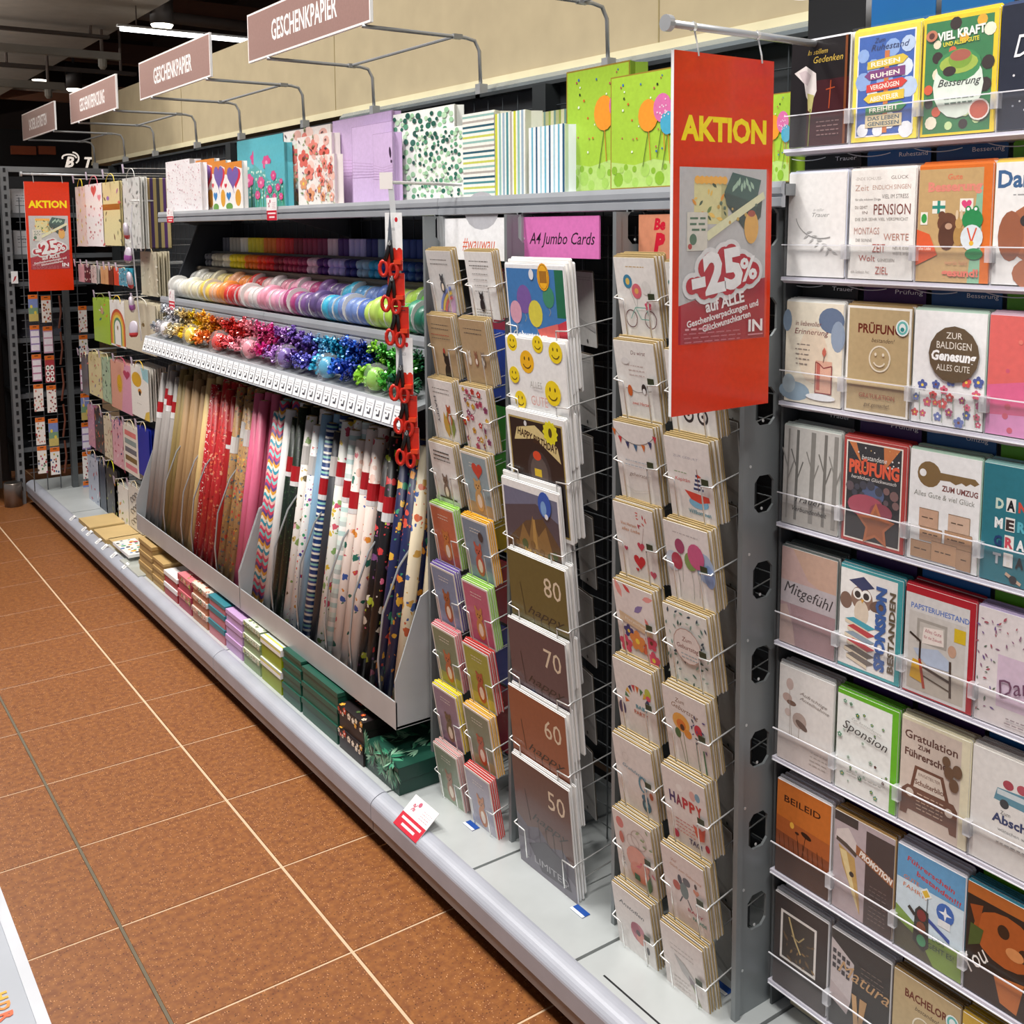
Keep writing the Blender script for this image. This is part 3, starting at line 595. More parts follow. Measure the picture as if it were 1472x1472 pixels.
def bnum(n, c, c2, c3):
    def f(a):
        a.r(0, 0, 100, a.H, c).p([(0, 0), (100, 0), (100, 40), (80, 52), (60, 44), (40, 58), (20, 50), (0, 60)], c2).p([(0, 0), (100, 0), (100, 20), (70, 34), (50, 22), (30, 38), (0, 30)], c3)
        a.t(n, 77, a.H-36, 21, 'dccab0', 29)
        a.t('happy', 62, 64, 9, '1c1614', 64, sh=.4)
        for x in (40, 53, 66, 80): a.l([(x, 66), (x+2, 38)], .9, '2a2220')
        a.l([(20, 95), (26, 60)], .8, '2a2220')
    return f
def b50(a):
    bnum('50', '5e4038', '544c5a', '6c6672')(a); a.p([(20, 30), (50, 46), (80, 40), (92, 10), (40, 6)], '3c3642').t('LIMITED', 58, 12, 8, 'a4a0a6', 60)
BN = ['A4 balloon', 'A4 smiley', 'A4 steam train', 'A4 castle', 'olive birthday eighty', 'plum birthday seventy', 'copper birthday sixty', 'brown birthday fifty']
BC = [(b1, 'A4 card with colourful balloons and an orange round sticker', 'f0f0f0'), (b2, 'white A4 card scattered with yellow smiley faces', 'f0f0f0'), (b3, 'black A4 birthday card with a steam train and ribbon banner', 'f0f0f0'), (b4, 'dark painted A4 card with a castle and blue sticker', 'f0f0f0'),
      (bnum('80', '645a30', '7c7a52', '9aa08a'), 'olive A4 birthday card numbered 80', 'f0f0f0'), (bnum('70', '5a464a', '5a5e74', '8a94a8'), 'plum grey A4 birthday card numbered 70', 'f0f0f0'), (bnum('60', '8e5238', '9a6652', 'b08a80'), 'copper brown A4 birthday card numbered 60', 'f0f0f0'), (b50, 'dark brown A4 birthday card numbered 50', 'f0f0f0')]
for k, (f, lab, env) in enumerate(BC):
    zt = 1.52-.1592*k; h = .268; w_ = .21
    yy = 1.823-(k in (3,))*-.02 - (.0 if k < 7 else .012)
    M = rackpos(yy, zt, h, 1.335, 5.5); card(M, w_, h, f, lab+' in the large card rack', env, 3, BN[k], .0085, .3, jit=.006)
    m = M @ Matrix.Translation((0, 0, .07 if k < 7 else .03))
    pocket(RB, m, w_, .13, .17, wd=.035, mid=.5)
# plain stock hanging deeper in racks B and C
def plain(a):
    a.r(0, 0, 100, a.H, 'b9b7b4').scr(10, 90, a.H-14, '8a8886', 2, 6).e(50, 14, 5, 5, '4a4846').p([(0, 60), (100, 40), (100, 52), (0, 74)], 'a09e9c')
for nm, y, x in (('large card', at(846, 700, X=1.5).y, 1.5), ('kraft-envelope card', at(1052, 800, X=1.46).y, 1.46)):
    for k in range(7 if y > 1.5 else 8):
        zt = 1.50-.182*k if y > 1.5 else 1.40-.158*k
        o = card(FR(x, y, zt-.165, 4, yaw=-14), .085 if y > 1.5 else .06, .165, plain, 'x', '5d5348', 0)
        tag(o, 'plain grey sleeved card hanging deep inside the %s rack' % nm, 'card', 'plain cards deep in the %s rack' % nm)
# ---- rack C
WC = 'e9e3df'
def c_bike(a):
    a.r(0, 0, 100, a.H, 'eeebe7').scr(28, 74, a.H-16, 'c9a86a', 1); a.l([(30, 92), (46, 52)], .7, '9a9a94').l([(50, 86), (48, 52)], .7, '9a9a94').e(30, 98, 11, 12, '3d86a8').e(30, 98, 5, 6, 'e0c060').e(50, 82, 12, 13, 'dc6a78').e(50, 82, 5, 5, 'e8b060').e(74, 88, 11, 12, 'e2e0dc')
    for x in (30, 78): a.arc(x, 34, 14, 15, 0, 360, 1.6, '6a3a40', 18)
    a.l([(30, 34), (44, 54), (70, 54), (78, 34), (56, 34), (44, 54)], 1.6, '7ab0a4').flower(76, 58, 8, 'd85a78')
def c_hello(a): a.r(0, 0, 100, a.H, 'eceae6').t('Du wirst', 60, a.H-22, 7, '6a3028', 36, sh=.2).scr(30, 72, 96, 'c9b4b0', 3, 8).e(26, 104, 10, 6, 'e2e0de').l([(20, 56), (50, 50), (84, 56)], .9, '5a4a40').e(30, 52, 6, 10, 'd0662e').e(66, 58, 6, 9, '2e2a2a').e(66, 54, 4, 5, 'eeeeee').t('zwei Herzen', 55, 28, 6, 'c8452e', 46, sh=.2)
def c_flags(a):
    a.r(0, 0, 100, a.H, WC); a.arc(52, 150, 60, 46, 205, 335, 1, '6a5a50')
    for i, c in enumerate(('d8702e', 'c8343a', '2e3a68', '3a6a90', 'd8702e', '2e3a68', 'c83a4a')):
        t = rad(212+i*19.5); x, y = 52+60*math.cos(t), 150+46*math.sin(t); a.p([(x-5, y), (x+5, y-1), (x+1, y-13)], c)
    a.scr(20, 84, 72, 'a9b4c0', 2, 8).t('geheiratet', 54, 46, 7, '7a5a50', 50, sh=.3).l([(15, 24), (40, 18), (80, 26)], 1, 'cfcac4')
def c_heart(a):
    a.r(0, 0, 100, a.H, WC).dots(16, ['c8343a', 'b82a48', 'd86a60'], 3, 5, 56, 88, 104, 128, 'l', 3).l([(74, 104), (62, 60)], .7, 'aa8888').t('Von Herzen', 36, 100, 6, 'c07838', 40, sh=.2).t('alles Liebe', 40, 90, 6, 'c07838', 46, sh=.2)
    for x, y, r, c in ((62, 68, 9, 'c8405a'), (54, 38, 15, 'c82a38'), (22, 56, 5, 'b83a5a'), (86, 22, 8, 'c8506a'), (46, 22, 4, 'c82a38')): a.heart(x, y, r, c)
def c_pinkflower(a):
    a.r(0, 0, 100, a.H, 'eee4e0').dots(12, ['dc4a4e', 'e8807a', 'f0a09a', '8a7ab0'], 10, 18, 8, 92, 82, 130, 'l', 6).dots(7, ['d84a6a', 'e06a52', '3a3a7a'], 12, 17, 10, 90, 12, 50, 'f', 8).flower(50, 36, 20, 'e08a4a').p([(10, 68), (92, 54), (92, 70), (10, 84)], 'd8bc9a').t('Herzlichen', 50, 68, 5.5, 'f6eee6', 50, rot=-8)
def c_arch(a):
    a.r(0, 0, 100, a.H, WC)
    for i in range(9):
        t = rad(180-i*19); a.p([(56+22*math.cos(t), 64+24*math.sin(t)), (56+34*math.cos(t+.14), 64+38*math.sin(t+.14)), (56+34*math.cos(t-.14), 64+38*math.sin(t-.14))], ('d8702e', '3a7a4a', 'e0b03a', '2e3a68', 'c83a4a')[i % 5])
    a.e(86, 96, 8, 11, 'b8c048').e(86, 88, 6, 5, 'd8506a').t('BABY', 66, 58, 7, '5aa0b0', 32, b=.03).t('PARTY', 62, 46, 7, 'c0705a', 36, b=.03).e(12, 44, 9, 14, '46406a').e(14, 30, 6, 6, 'e2dcd6')
def c_vase(a): a.r(0, 0, 100, a.H, WC).arc(30, 104, 8, 8, 0, 360, 1.2, 'd8d2cc').t('Gratulation', 50, 80, 7, '5a90a8', 60, rot=-6, sh=.2).arc(70, 66, 9, 14, 0, 360, 4, '4a8aa0').e(72, 40, 9, 7, '3f7a94').e(74, 26, 11, 13, '34687e').e(74, 28, 5, 6, '7ab0bc').e(90, 52, 5, 7, 'c86a4a')
def c_parrot(a): a.r(0, 0, 100, a.H, 'e6dcd6').e(18, 118, 10, 11, 'd87a72').arc(66, 104, 20, 18, 0, 360, 1.2, 'c0a8a0').arc(50, 94, 16, 14, 0, 360, 1.2, 'b8a098').e(58, 60, 30, 26, 'e09a86').e(60, 36, 26, 20, 'dc8a74').dots(10, ['8a9a6a', 'a8b088'], 5, 7, 66, 96, 94, 130, 'l', 2).dots(6, ['c83a5a', 'd85a6a'], 5, 7, 62, 92, 50, 70, 'l', 3).e(20, 90, 6, 12, 'c0604a').t('LOVELY', 14, 50, 6, '33302c', 36, rot=-80).r(44, 18, 58, 30, '2a6a4e').leaf(80, 6, 36, 80, '5a7a58')
def c_invite(a): a.r(0, 0, 100, a.H, WC).t('Anstoßen', 48, 104, 8, '26222a', 66, rot=-4, b=.01, sh=.2).e(60, 66, 20, 20, 'b86a78').e(54, 72, 12, 12, 'a04a5e').e(66, 56, 12, 12, 'd0887a').e(60, 66, 6, 6, '4a2430').l([(80, 44), (78, 10)], 1.2, '6a7258').e(82, 42, 4, 8, '3a3236').e(30, 60, 4, 4, 'f2ece8')
def c_pram(a): a.r(0, 0, 100, a.H, 'eeebe8').p([(28, 78), (84, 78), (76, 46), (36, 46)], '4a8a90').p([(28, 78), (56, 78), (56, 110), (40, 100)], '3a7a84').e(40, 34, 12, 14, '2e2e34').e(40, 34, 8, 9, 'eeebe8').e(72, 34, 12, 14, '2e2e34').e(72, 34, 8, 9, 'eeebe8').e(72, 34, 3, 3, '2e2e34').e(40, 34, 3, 3, '2e2e34').scr(22, 80, 126, 'c8b8a8', 1)
def c_boat(a):
    a.r(0, 0, 100, a.H, 'ebe4e0').t('ZUR GEBURT', 46, 106, 4, 'a9a4b0', 56).scr(16, 46, 80, '9ab08a', 1).t('Kapitän', 34, 66, 6, 'd8605a', 34, sh=.1)
    a.e(66, 34, 22, 10, '7fb8d8').p([(36, 52), (90, 48), (92, 40), (70, 34), (50, 38)], 'd8483c').p([(58, 54), (68, 88), (82, 54)], 'eef0f4')
    for i in range(4): a.r(58+i*2.4, 56+i*7.5, 80-i*3, 60+i*7.5, '27406e')
    a.l([(69, 54), (69, 92)], 1.2, '7a4a30').p([(69, 84), (78, 80), (69, 77)], 'c8402e').t('Willkommen', 66, 14, 7, '5a90a0', 50, b=.02)
def c_balloons(a):
    a.r(0, 0, 100, a.H, 'e8e1de').scr(18, 78, 122, 'b8b0b0', 1).e(88, 74, 20, 26, 'a8bcd8').e(96, 62, 12, 20, '8aa4d0').e(14, 70, 16, 18, 'c8d0dc')
    for x, y, r, c in ((34, 100, 13, 'a0446a'), (24, 72, 15, 'b03a52'), (56, 78, 16, '7e9a5a'), (70, 90, 22, 'cc5c88')): a.balloon(x, y, r, c, 50)
def c_leaves(a): a.r(0, 0, 100, a.H, 'e8e6e0').dots(60, ['2f5a52', '4a7a70', '7a9a90', 'a3b8ac', '2a4a5a'], 4, 6, kind='l', seed=12).e(52, 76, 32, 32, 'b8958a').e(52, 76, 30.5, 30.5, 'e6dad4').t('Zum', 52, 84, 8, '7a3a38', sh=.2).t('Geburtstag', 52, 70, 8, '7a3a38', 50, sh=.2).scr(34, 72, 60, '9ab0b8', 2, 6)
def c_poppy(a): a.r(0, 0, 100, a.H, 'e6deda').t('Zum', 40, 118, 8, '8a6a50', sh=.3).t('Geburtstag', 50, 104, 9, '8a6a50', 62, rot=-6, sh=.3).l([(40, 76), (44, 0)], 1.4, '6a7a4a').l([(30, 60), (40, 0)], 1.2, '6a7a4a').e(38, 82, 20, 17, 'e8a84e').e(38, 78, 11, 10, 'd8742e').e(40, 74, 5, 6, '4a2a1c').e(52, 66, 9, 8, 'e0903a').e(28, 60, 7, 9, '4a6a3e').e(78, 82, 9, 11, 'c83048').dots(14, ['3a3a6a', '5a4a8a', '2e4a5a'], 3, 5, 62, 92, 50, 104, 'l', 4).l([(70, 60), (72, 0)], 1.4, '5a7a6a').l([(86, 50), (88, 0)], 3, '3e7a4a')
def c_happy(a):
    a.r(0, 0, 100, a.H, 'eae2de').e(70, 110, 7, 9, 'e0b0a8').e(82, 112, 6, 8, '7aa8c0').e(40, 112, 8, 7, 'f2eeea')
    for i, (ch, c) in enumerate(zip('HAPPY', ('3a2a6a', '8a2a4a', 'c02a3a', 'c8302e', 'c83a34'))): a.t(ch, 20+i*15.5, 78-i*.6, 20, c, 14, b=.04)
    a.scr(20, 68, 48, 'c8685a', 4, 7).e(78, 44, 10, 12, 'd8604a').p([(64, 56), (84, 52), (94, 60), (88, 34), (76, 30)], 'd8604a').t('TAG!', 66, 14, 9, '3a3260', 30, b=.03).e(20, 18, 7, 8, 'b82a4a').e(94, 24, 5, 7, 'b82a4a')
def c_zebra(a): a.r(0, 0, 100, a.H, 'e6dad6').t('Viel', 30, 118, 6, 'b87a5a', sh=.3).t('Glück zum Geburtstag', 56, 106, 5.5, 'c08a62', 74, rot=-4, sh=.3).e(48, 72, 10, 16, '6a7a78').e(56, 92, 9, 8, '5a5a62').e(40, 90, 5, 9, '3a3a48').e(30, 74, 9, 9, 'c0604e').l([(42, 58), (34, 44)], 2.4, '3a3a42').l([(54, 58), (62, 42)], 2.4, '3a3a42').heart(78, 84, 7, 'd88a6a').e(78, 96, 3, 5, '3a2a2a').t('BABY', 70, 36, 6, 'c0606a', 36, b=.02).t('PARADE', 78, 24, 6, '5a9a8a', 32, b=.02).e(54, 26, 3, 3, 'f4efec')
def c_calla(a): a.r(0, 0, 100, a.H, 'e3d9d4').scr(20, 76, 108, 'b8aca6', 2, 9).p([(28, 92), (52, 84), (74, 66), (76, 50), (60, 56), (44, 66)], 'b4b0ae').p([(60, 68), (74, 60), (72, 48), (62, 52)], '8a7a80').l([(66, 54), (82, 20), (88, 0)], 2, '8a9a5a').l([(72, 40), (84, 0)], 1.2, '5a6a4a').scr(20, 60, 44, 'c0b4ae', 4, 9)
CL = [(c_bike, 'bicycle and balloons'), (c_hello, 'swinging birds'), (c_flags, 'bunting flags'), (c_heart, 'red hearts'), (c_pinkflower, 'coral red blossoms'), (c_arch, 'baby party flag arch'), (c_vase, 'blue figure'), (c_parrot, 'pink floral LOVELY'), (c_invite, 'mauve orchid')]
CRr = [(c_leaves, 'upper green leaves'), (c_pram, 'blue pram'), (c_boat, 'striped sailboat'), (c_balloons, 'pink and green balloons'), (c_leaves, 'leaf wreath'), (c_poppy, 'orange poppy'), (c_happy, 'HAPPY lettering'), (c_zebra, 'baby zebra'), (c_calla, 'grey calla lily')]
for k in range(9):
    for (f, n), y, dz in ((CL[k], 1.508, 0), (CRr[k], 1.366, -.006)):
        zt = 1.541-.1578*k+dz; h = .155; M = rackpos(y, zt, h)
        card(M, .112, h, f, 'white kraft-envelope card with %s in its wire pocket' % n, 'b39a68', 4, n, .0072, .1)
        pocket(RC, M, .112, h, .19)
        MB().box(.035, .052, -.006, -.0052, h*.5, h*.5+.012).build('price_sticker', pm('2e3a22', .5), RC).matrix_world = M
# ============================================================ ACRYLIC CARD WALL
CW = empty('card_wall', 'wall of clear acrylic card pockets at the right', 'card display')
MB().box(1.53, 1.545, -.30, 1.262, .16, 2.1).build('back_panel', pm('8b8b8d', .6), CW)
PXF, PZ0, PPZ = 1.46, 1.728, .2185
COLY = [1.19, 1.062, .936, .812, .69]
def trauer(a):
    a.r(0, 0, 100, a.H, '1a1416').p([(30, 0), (100, 0), (100, 90), (30, 90)], '3c1218').p([(6, 104), (26, 112), (44, 100), (46, 76), (36, 56), (28, 70), (24, 88)], 'ddd3d0').p([(14, 104), (26, 106), (36, 98), (30, 84), (22, 90)], 'c8b8ba').p([(30, 74), (42, 70), (38, 46), (32, 50)], 'b8b070').l([(36, 52), (34, 0)], 2, '6a7030').l([(70, 88), (68, 50)], 1.6, 'b04a20').l([(62, 76), (77, 78)], 1.6, 'b04a20').t('In stillem', 46, 126, 7, 'c9a84a', 34, sh=.3).t('Gedenken', 64, 114, 9, 'd0b04e', 50, sh=.3).scr(46, 86, 32, '8a6a68', 4, 6).r(93, 0, 97, a.H, '7a4220')
def signpost(a):
    a.r(0, 0, 100, a.H, 'ecd84a').r(6, 6, 94, a.H-6, 'e8e8f0').r(8, 8, 92, a.H-8, '3560b0').dots(12, ['d8e2f0', 'b8cce8', '8aaade'], 8, 15, 14, 86, 60, 128, seed=3).dots(5, ['eef2f8'], 7, 12, 14, 86, 12, 30, seed=5).l([(52, 10), (52, 116)], 7, 'c8743e').t('Zum', 40, 128, 6, '26386a', sh=.3).t('Ruhestand', 56, 118, 8, '26386a', 58, sh=.3)
    for i, (c, tx) in enumerate((('d8be3a', 'REISEN'), ('7a3a7a', 'RUHEN'), ('d03a34', 'VERGNÜGEN'), ('e0c03a', 'ABENTEUER'), ('3e8a5a', 'FREIHEIT'))):
        y = 100-i*15; a.p([(22, y-6), (76, y-3), (84, y+4), (76, y+9), (22, y+4)] if i % 2 == 0 else [(26, y-5), (18, y+1), (26, y+7), (80, y+9), (80, y-3)], c).t(tx, 50, y-2, 6, 'f4eee0', 44, rot=3, b=.02)
    a.r(22, 18, 78, 34, 'd8c8a0').t('DAS LEBEN', 50, 27, 5, '3a5a6a', 48, b=.02).t('GENIESSEN', 50, 20, 5, '3a5a6a', 48, b=.02)
def kraftm(a):
    a.r(0, 0, 100, a.H, 'e8c81e').r(3, 3, 94, a.H-5, '2f7a48').dots(26, ['e6dcc0', '8ab04a', 'd05a3a', '2a1c1a', 'e0a82e', 'c8e0a0', 'f0e8d0'], 5, 9, 6, 92, 8, 136, seed=21).e(50, 60, 34, 40, 'dde8dc').e(50, 84, 30, 20, '3a8a50').t('VIEL KRAFT', 52, 118, 10, 'f0f4e8', 64, rot=3, b=.04).t('UND ALLES GUTE', 52, 110, 5, 'e0d030', 48, rot=3, b=.03).e(50, 86, 26, 12, 'a0b848').e(52, 92, 16, 12, '7aa030').e(52, 96, 14, 7, 'a85a48').e(38, 78, 9, 6, '2a1a1a').t('Besserung', 52, 60, 9, '26302e', 58, sh=.35).scr(32, 72, 44, '6a8a78', 2, 6).e(80, 28, 14, 13, 'f0e8e0').e(80, 28, 12, 11, 'c05a44').e(12, 124, 8, 7, 'c0785a').e(12, 124, 4, 4, '5a2a20')
def navy(a): a.r(0, 0, 100, a.H, '2a2e3c').dots(18, ['8a8e9a', 'c8742e', 'd8d8dc'], 1.2, 2, seed=2).t('Danke', 52, 84, 26, 'eceef2', 70, sh=.3).scr(30, 90, 60, '9a9eaa', 2, 7)
def feather(a): a.r(0, 0, 100, a.H, 'e9e6e4').t('in stiller', 54, 92, 4, '9a9896', sh=.3).t('Trauer', 58, 84, 6, '8a8886', 30, sh=.3).arc(60, 88, 46, 34, 190, 290, 1.4, '9a9896'); [a.leaf(34+i*4.5, 62-i*2.6, 11, -150+i*3 if i % 2 else 10-i*3, 'b4b2b0', .15) for i in range(11)]
def pension(a):
    a.r(0, 0, 100, a.H, 'eeebe6')
    for s_, x, y, h, c, w_ in (('-ENDE SCHLUSS-', 28, 132, 4, 'b0a6a0', 42), ('GLÜCK', 76, 132, 4.5, '7a6a64', 26), ('Zeit', 18, 118, 8, 'c09a8c', 22), ('ENDLICH SINGEN', 64, 119, 6, 'c09a8c', 58), ('VIEL IM STRESS', 70, 107, 5.5, '8a8480', 40), ('für alle schönen Dinge', 28, 105, 3, '8a8480', 40), ('DU GEHST', 18, 94, 4, '8a7a74', 20), ('IN', 24, 87, 4, '8a7a74', 8), ('PENSION', 66, 86, 14, '7a3228', 56),
        ('DIE DIR SEHR VIEL VERSPRICHT', 50, 78, 4, '9a948e', 82), ('MONTAGS', 28, 60, 9, 'c0948a', 40), ('WERTE', 74, 52, 9, 'c08a7a', 38), ('DIE SONNE', 24, 50, 4, '8a8480', 26), ('ZEIT', 48, 36, 11, 'b0584a', 20), ('NEUE IDEEN', 84, 40, 4, '9a948e', 28), ('WEITE WEGE', 84, 33, 4, '9a948e', 28), ('Wolt', 30, 24, 8, 'b0584a', 26), ('GENIESSEN', 60, 24, 4, '9a948e', 26), ('ZIEL', 54, 7, 10, 'b0584a', 20), ('ein Leben für', 20, 8, 3.4, '9a948e', 30)): a.t(s_, x, y, h, c, w_)
def besser(a):
    a.r(0, 0, 100, a.H, 'd8702a').r(0, 0, 88, a.H-4, 'c0a070').p([(72, 0), (88, 0), (88, 120), (80, 110)], '8ab89a').t('Gute', 50, 128, 7, 'd87858', b=.02).t('Besserung', 50, 114, 11, 'dc8a78', 74, b=.05)
    a.r(20, 86, 38, 102, 'e8e4d8').r(27, 86, 31, 102, '2e8a7a').r(20, 92, 38, 96, '2e8a7a').r(58, 88, 76, 104, 'e8e4d8').heart(67, 97, 7, 'd84a7a').r(4, 72, 14, 88, 'e8e4d8').e(9, 80, 4, 6, '3a9a4a').e(42, 74, 14, 13, '6a4432').e(34, 84, 5, 5, '6a4432').e(42, 58, 12, 18, '5c3a2c').e(44, 70, 5, 4, 'c09a80').e(58, 58, 7, 13, 'b08850').e(58, 74, 5, 7, 'c09a60').e(55, 84, 2, 6, 'd8c0a0').e(61, 84, 2, 6, 'd8c0a0')
    a.e(76, 78, 14, 13, '2e8a50').e(70, 90, 4, 5, '2e8a50').e(80, 90, 4, 5, '2e8a50').e(70, 91, 2, 2, 'f0f0f0').e(80, 91, 2, 2, 'f0f0f0').e(76, 56, 15, 16, 'd8e0e4').l([(70, 68), (76, 50), (82, 68)], 2, 'd8583a').e(76, 49, 3, 3, 'e0b03a').e(80, 36, 12, 7, '2e8a50')
    a.p([(0, 20), (30, 34), (18, 60), (0, 66)], 'd85c34').t('alles Liebe', 12, 40, 4, 'f4ece0', 18).t('werde bald', 56, 22, 6, 'c89070', 30).t('gesund!', 62, 8, 9, 'dc7868', 50, b=.04)
def dogface(a): a.r(0, 0, 100, a.H, 'eceae8').t('Danke', 38, 116, 20, '2a5a8a', 70, b=.03).scr(20, 60, 106, '9a9a9a', 1).e(56, 62, 40, 36, 'a86038').e(22, 58, 16, 30, '96522e').e(90, 58, 14, 30, '96522e').e(40, 76, 7, 7, '1c1412').e(42, 78, 2, 2, 'f0f0f0').e(72, 76, 7, 7, '1c1412').e(60, 62, 10, 8, '1c1412').e(58, 44, 18, 14, 'c88a60').e(56, 14, 30, 20, 'a86038')
def candle(a): a.r(0, 0, 100, a.H, 'e6dcc8').e(80, 122, 22, 18, '5a6c8a').e(92, 100, 12, 22, '8a9ab0').e(2, 118, 8, 16, '7a90a8').e(18, 16, 28, 14, '8aa4b8').e(8, 26, 12, 14, 'a8bac4').e(50, 70, 26, 40, 'e4d0b8').t('in liebevoller', 40, 112, 7, '7a3a34', 46, sh=.2).t('Erinnerung', 46, 100, 8, '7a3a34', 60, sh=.2).scr(18, 44, 84, '8a7a70', 5, 7).r(56, 18, 84, 64, 'dca890').r(58, 22, 64, 60, 'c05a4a').l([(56, 62), (56, 18), (84, 18), (84, 58), (70, 54), (62, 60), (56, 62)], 1.6, '8a2a2a').l([(69, 62), (71, 74)], 1, '5a2a24').leaf(70, 70, 14, 88, 'c8604a', .3).e(66, 12, 26, 5, 'eef0f4')
def pruef(a): a.r(0, 0, 100, a.H, 'f0eee8').r(3, 3, 97, a.H-3, 'b9a47c').t('PRÜFUNG', 52, 110, 12, '6a2c1e', 68, b=.03).t('bestanden!', 58, 98, 6, '5a4a3a', 36, sh=.35).arc(54, 76, 16, 17, 0, 360, 2.2, 'e6ddc8', 22).arc(54, 76, 10, 10, 210, 330, 2, 'e6ddc8').e(48, 82, 1.8, 2.4, 'e6ddc8', n=8).e(60, 82, 1.8, 2.4, 'e6ddc8', n=8).r(3, 38, 97, 46, 'cdb98e').t('GRATULATION', 52, 22, 6, 'a0604a', 56, b=.01).t('gut gemacht!', 52, 11, 5, '5a4a3a', 40, sh=.3).e(88, 120, 10, 11, 'e8f0ee').e(88, 120, 8, 9, '6ab8b4').e(88, 120, 5, 6, 'e8f0ee').e(88, 118, 3, 3, '2a8a8a')
def genesung(a): a.r(0, 0, 100, a.H, 'f2f2f2').dots(24, ['c83a5a', 'd85a78', '4a5aa0', '6a7ab8', 'a03a6a', 'd84a4a'], 4, 7.5, 4, 96, 6, 62, 'f', 31).e(58, 92, 35, 36, '5a4422').t('ZUR', 58, 112, 8, 'efe8dc').t('BALDIGEN', 58, 99, 9, 'efe8dc', 48).t('Genesung', 58, 84, 12, 'ffffff', 62, b=.04, sh=.15).t('ALLES GUTE', 58, 71, 8, 'efe8dc', 46); [a.l([(x, 40), (x+2, 4)], .8, '6a8a6a') for x in (12, 30, 44, 60, 76, 90)]
def pinkgold(a): a.r(0, 0, 100, a.H, 'e0605a').p([(0, 0), (100, 0), (100, 30), (0, 24)], 'dc8cc0').p([(0, 24), (100, 30), (100, 76), (0, 60)], 'dc5c8a').r(52, 40, 76, a.H-24, 'b0905a').dots(10, ['e87a6a', 'd0506a'], 2, 4, seed=3)
def trees(a): a.r(0, 0, 100, a.H, 'c0bdb8').r(0, 0, 100, 30, 'a8a49e'); [(a.l([(x, 8), (x+2, a.H-4)], q, c), a.l([(x+1, 66), (x+12, 96)], 2, c), a.l([(x+1, 84), (x-10, 112)], 2, c)) for x, q, c in ((24, 5, '6a6864'), (52, 8, '84817c'), (74, 5, '74716c'), (92, 7, '8a8782'), (8, 3, '8e8b86'))]; a.t('Trauer', 48, 36, 9, '33302e', 50, sh=.3).t('Verbundenheit', 50, 22, 7, '33302e', 62, sh=.3)
def starpruef(a): a.r(0, 0, 100, a.H, 'ac2a24').r(4, 4, 94, a.H-4, 'eee6dc').r(6, 6, 92, a.H-6, '1e1c22').p([(8, a.H-6), (20, a.H-6), (30, 110)], 'c8743a').p([(64, a.H-6), (90, a.H-6), (66, 108)], 'c8743a').dots(20, ['d8b060', 'e8e4e0'], .8, 1.4, 12, 88, 100, 136, seed=2).t('bestandene', 50, 118, 7, 'e8e4e0', 40, sh=.2).t('PRÜFUNG', 50, 98, 17, 'e0562e', 80, b=.05).t('herzlichen Glückwunsch', 50, 90, 5, 'e8e4e0', 72, sh=.25).e(50, 72, 18, 14, '4a5a80').dots(14, ['5a4a50', '7a5a58', '3a3a48'], 4, 7, 12, 88, 58, 84, seed=5).e(40, 54, 30, 16, 'a8485a').e(64, 50, 18, 12, '8a3a4a').star(56, 30, 32, 'b8683a', 5, .5).star(56, 30, 24, 'a05a30', 5, .5)
def keyc(a):
    a.r(0, 0, 100, a.H, 'eeeeee').e(28, 116, 17, 17, '7a5c28').e(19, 117, 5, 5, 'eeeeee').p([(42, 121), (92, 121), (98, 116), (92, 112), (86, 114), (80, 110), (74, 113), (66, 109), (58, 112), (42, 111)], '7a5c28').t('ZUM UMZUG', 72, 98, 7, '7a3a34', 50, b=.03).t('Alles Gute & viel Glück', 50, 86, 7, '8a8a80', 86, sh=.1)
    for x0, y0_, x1, y1_, c in ((16, 46, 44, 70, 'c8a084'), (58, 48, 88, 70, 'd0b098'), (18, 28, 50, 46, 'c49a76'), (54, 26, 92, 48, 'bc926c'), (36, 4, 72, 30, 'c09672'), (6, 4, 36, 26, 'b08a68'), (72, 2, 92, 28, 'b48e6e')): a.r(x0, y0_, x1, y1_, c).l([(x0, y1_), (x1, y1_)], 1, '8a6a4c').l([(x1, y0_), (x1, y1_)], 1, '9a7a5a').scr(x0+4, x1-6, (y0_+y1_)/2, '5a4430', 1)
def thanks(a):
    a.r(0, 0, 100, a.H, '2a7280')
    for s_, y, cs in (('DANKE', 92, ('c8d8c8', '1c1c20', 'c84a3a', 'd8c04a', 'e8e8e4')), ('MERCI', 68, ('eef0f0', '3a2a2a', '5ab0c0', 'd86a5a', 'e0d8c8')), ('GRAZIE', 46, ('1e3a6a', 'c84a58', 'eeeeee', 'd86a4a', 'e8c84a', 'c8d8c8')), ('THANKS', 24, ('b8c0c8', 'f0f0f0', '1c1c20', 'd8c04a', '8a3a6a', 'eeeeee'))):
        for i, (ch, c) in enumerate(zip(s_, cs)): x = 22+i*14.5; (i % 3 == 1 and a.r(x-6, y-2, x+6, y+15, 'e8e6e0')); a.t(ch, x, y, 12, c if i % 3 != 1 or c != 'eeeeee' else '9a2a3a', 10.5, b=.05)
    a.l([(34, 14), (54, 4)], 4, 'c8a890').e(44, 8, 5, 5, '2a2a2e')
def mitg(a): a.r(0, 0, 100, a.H, 'a88a8e').p([(0, 96), (30, 92), (60, 88), (100, 80), (100, a.H), (0, a.H)], 'c0a09a').p([(20, a.H), (50, 104), (100, 86), (100, a.H)], 'c4a08c').r(0, 62, 100, 96, 'b8aeb2').p([(0, 0), (36, 0), (12, 60), (0, 56)], 'b89c94').p([(30, 0), (100, 0), (100, 62), (18, 62)], '9c7c80').t('Mitgefühl', 50, 74, 17, '2a2226', 88, rot=-6, sh=.25)
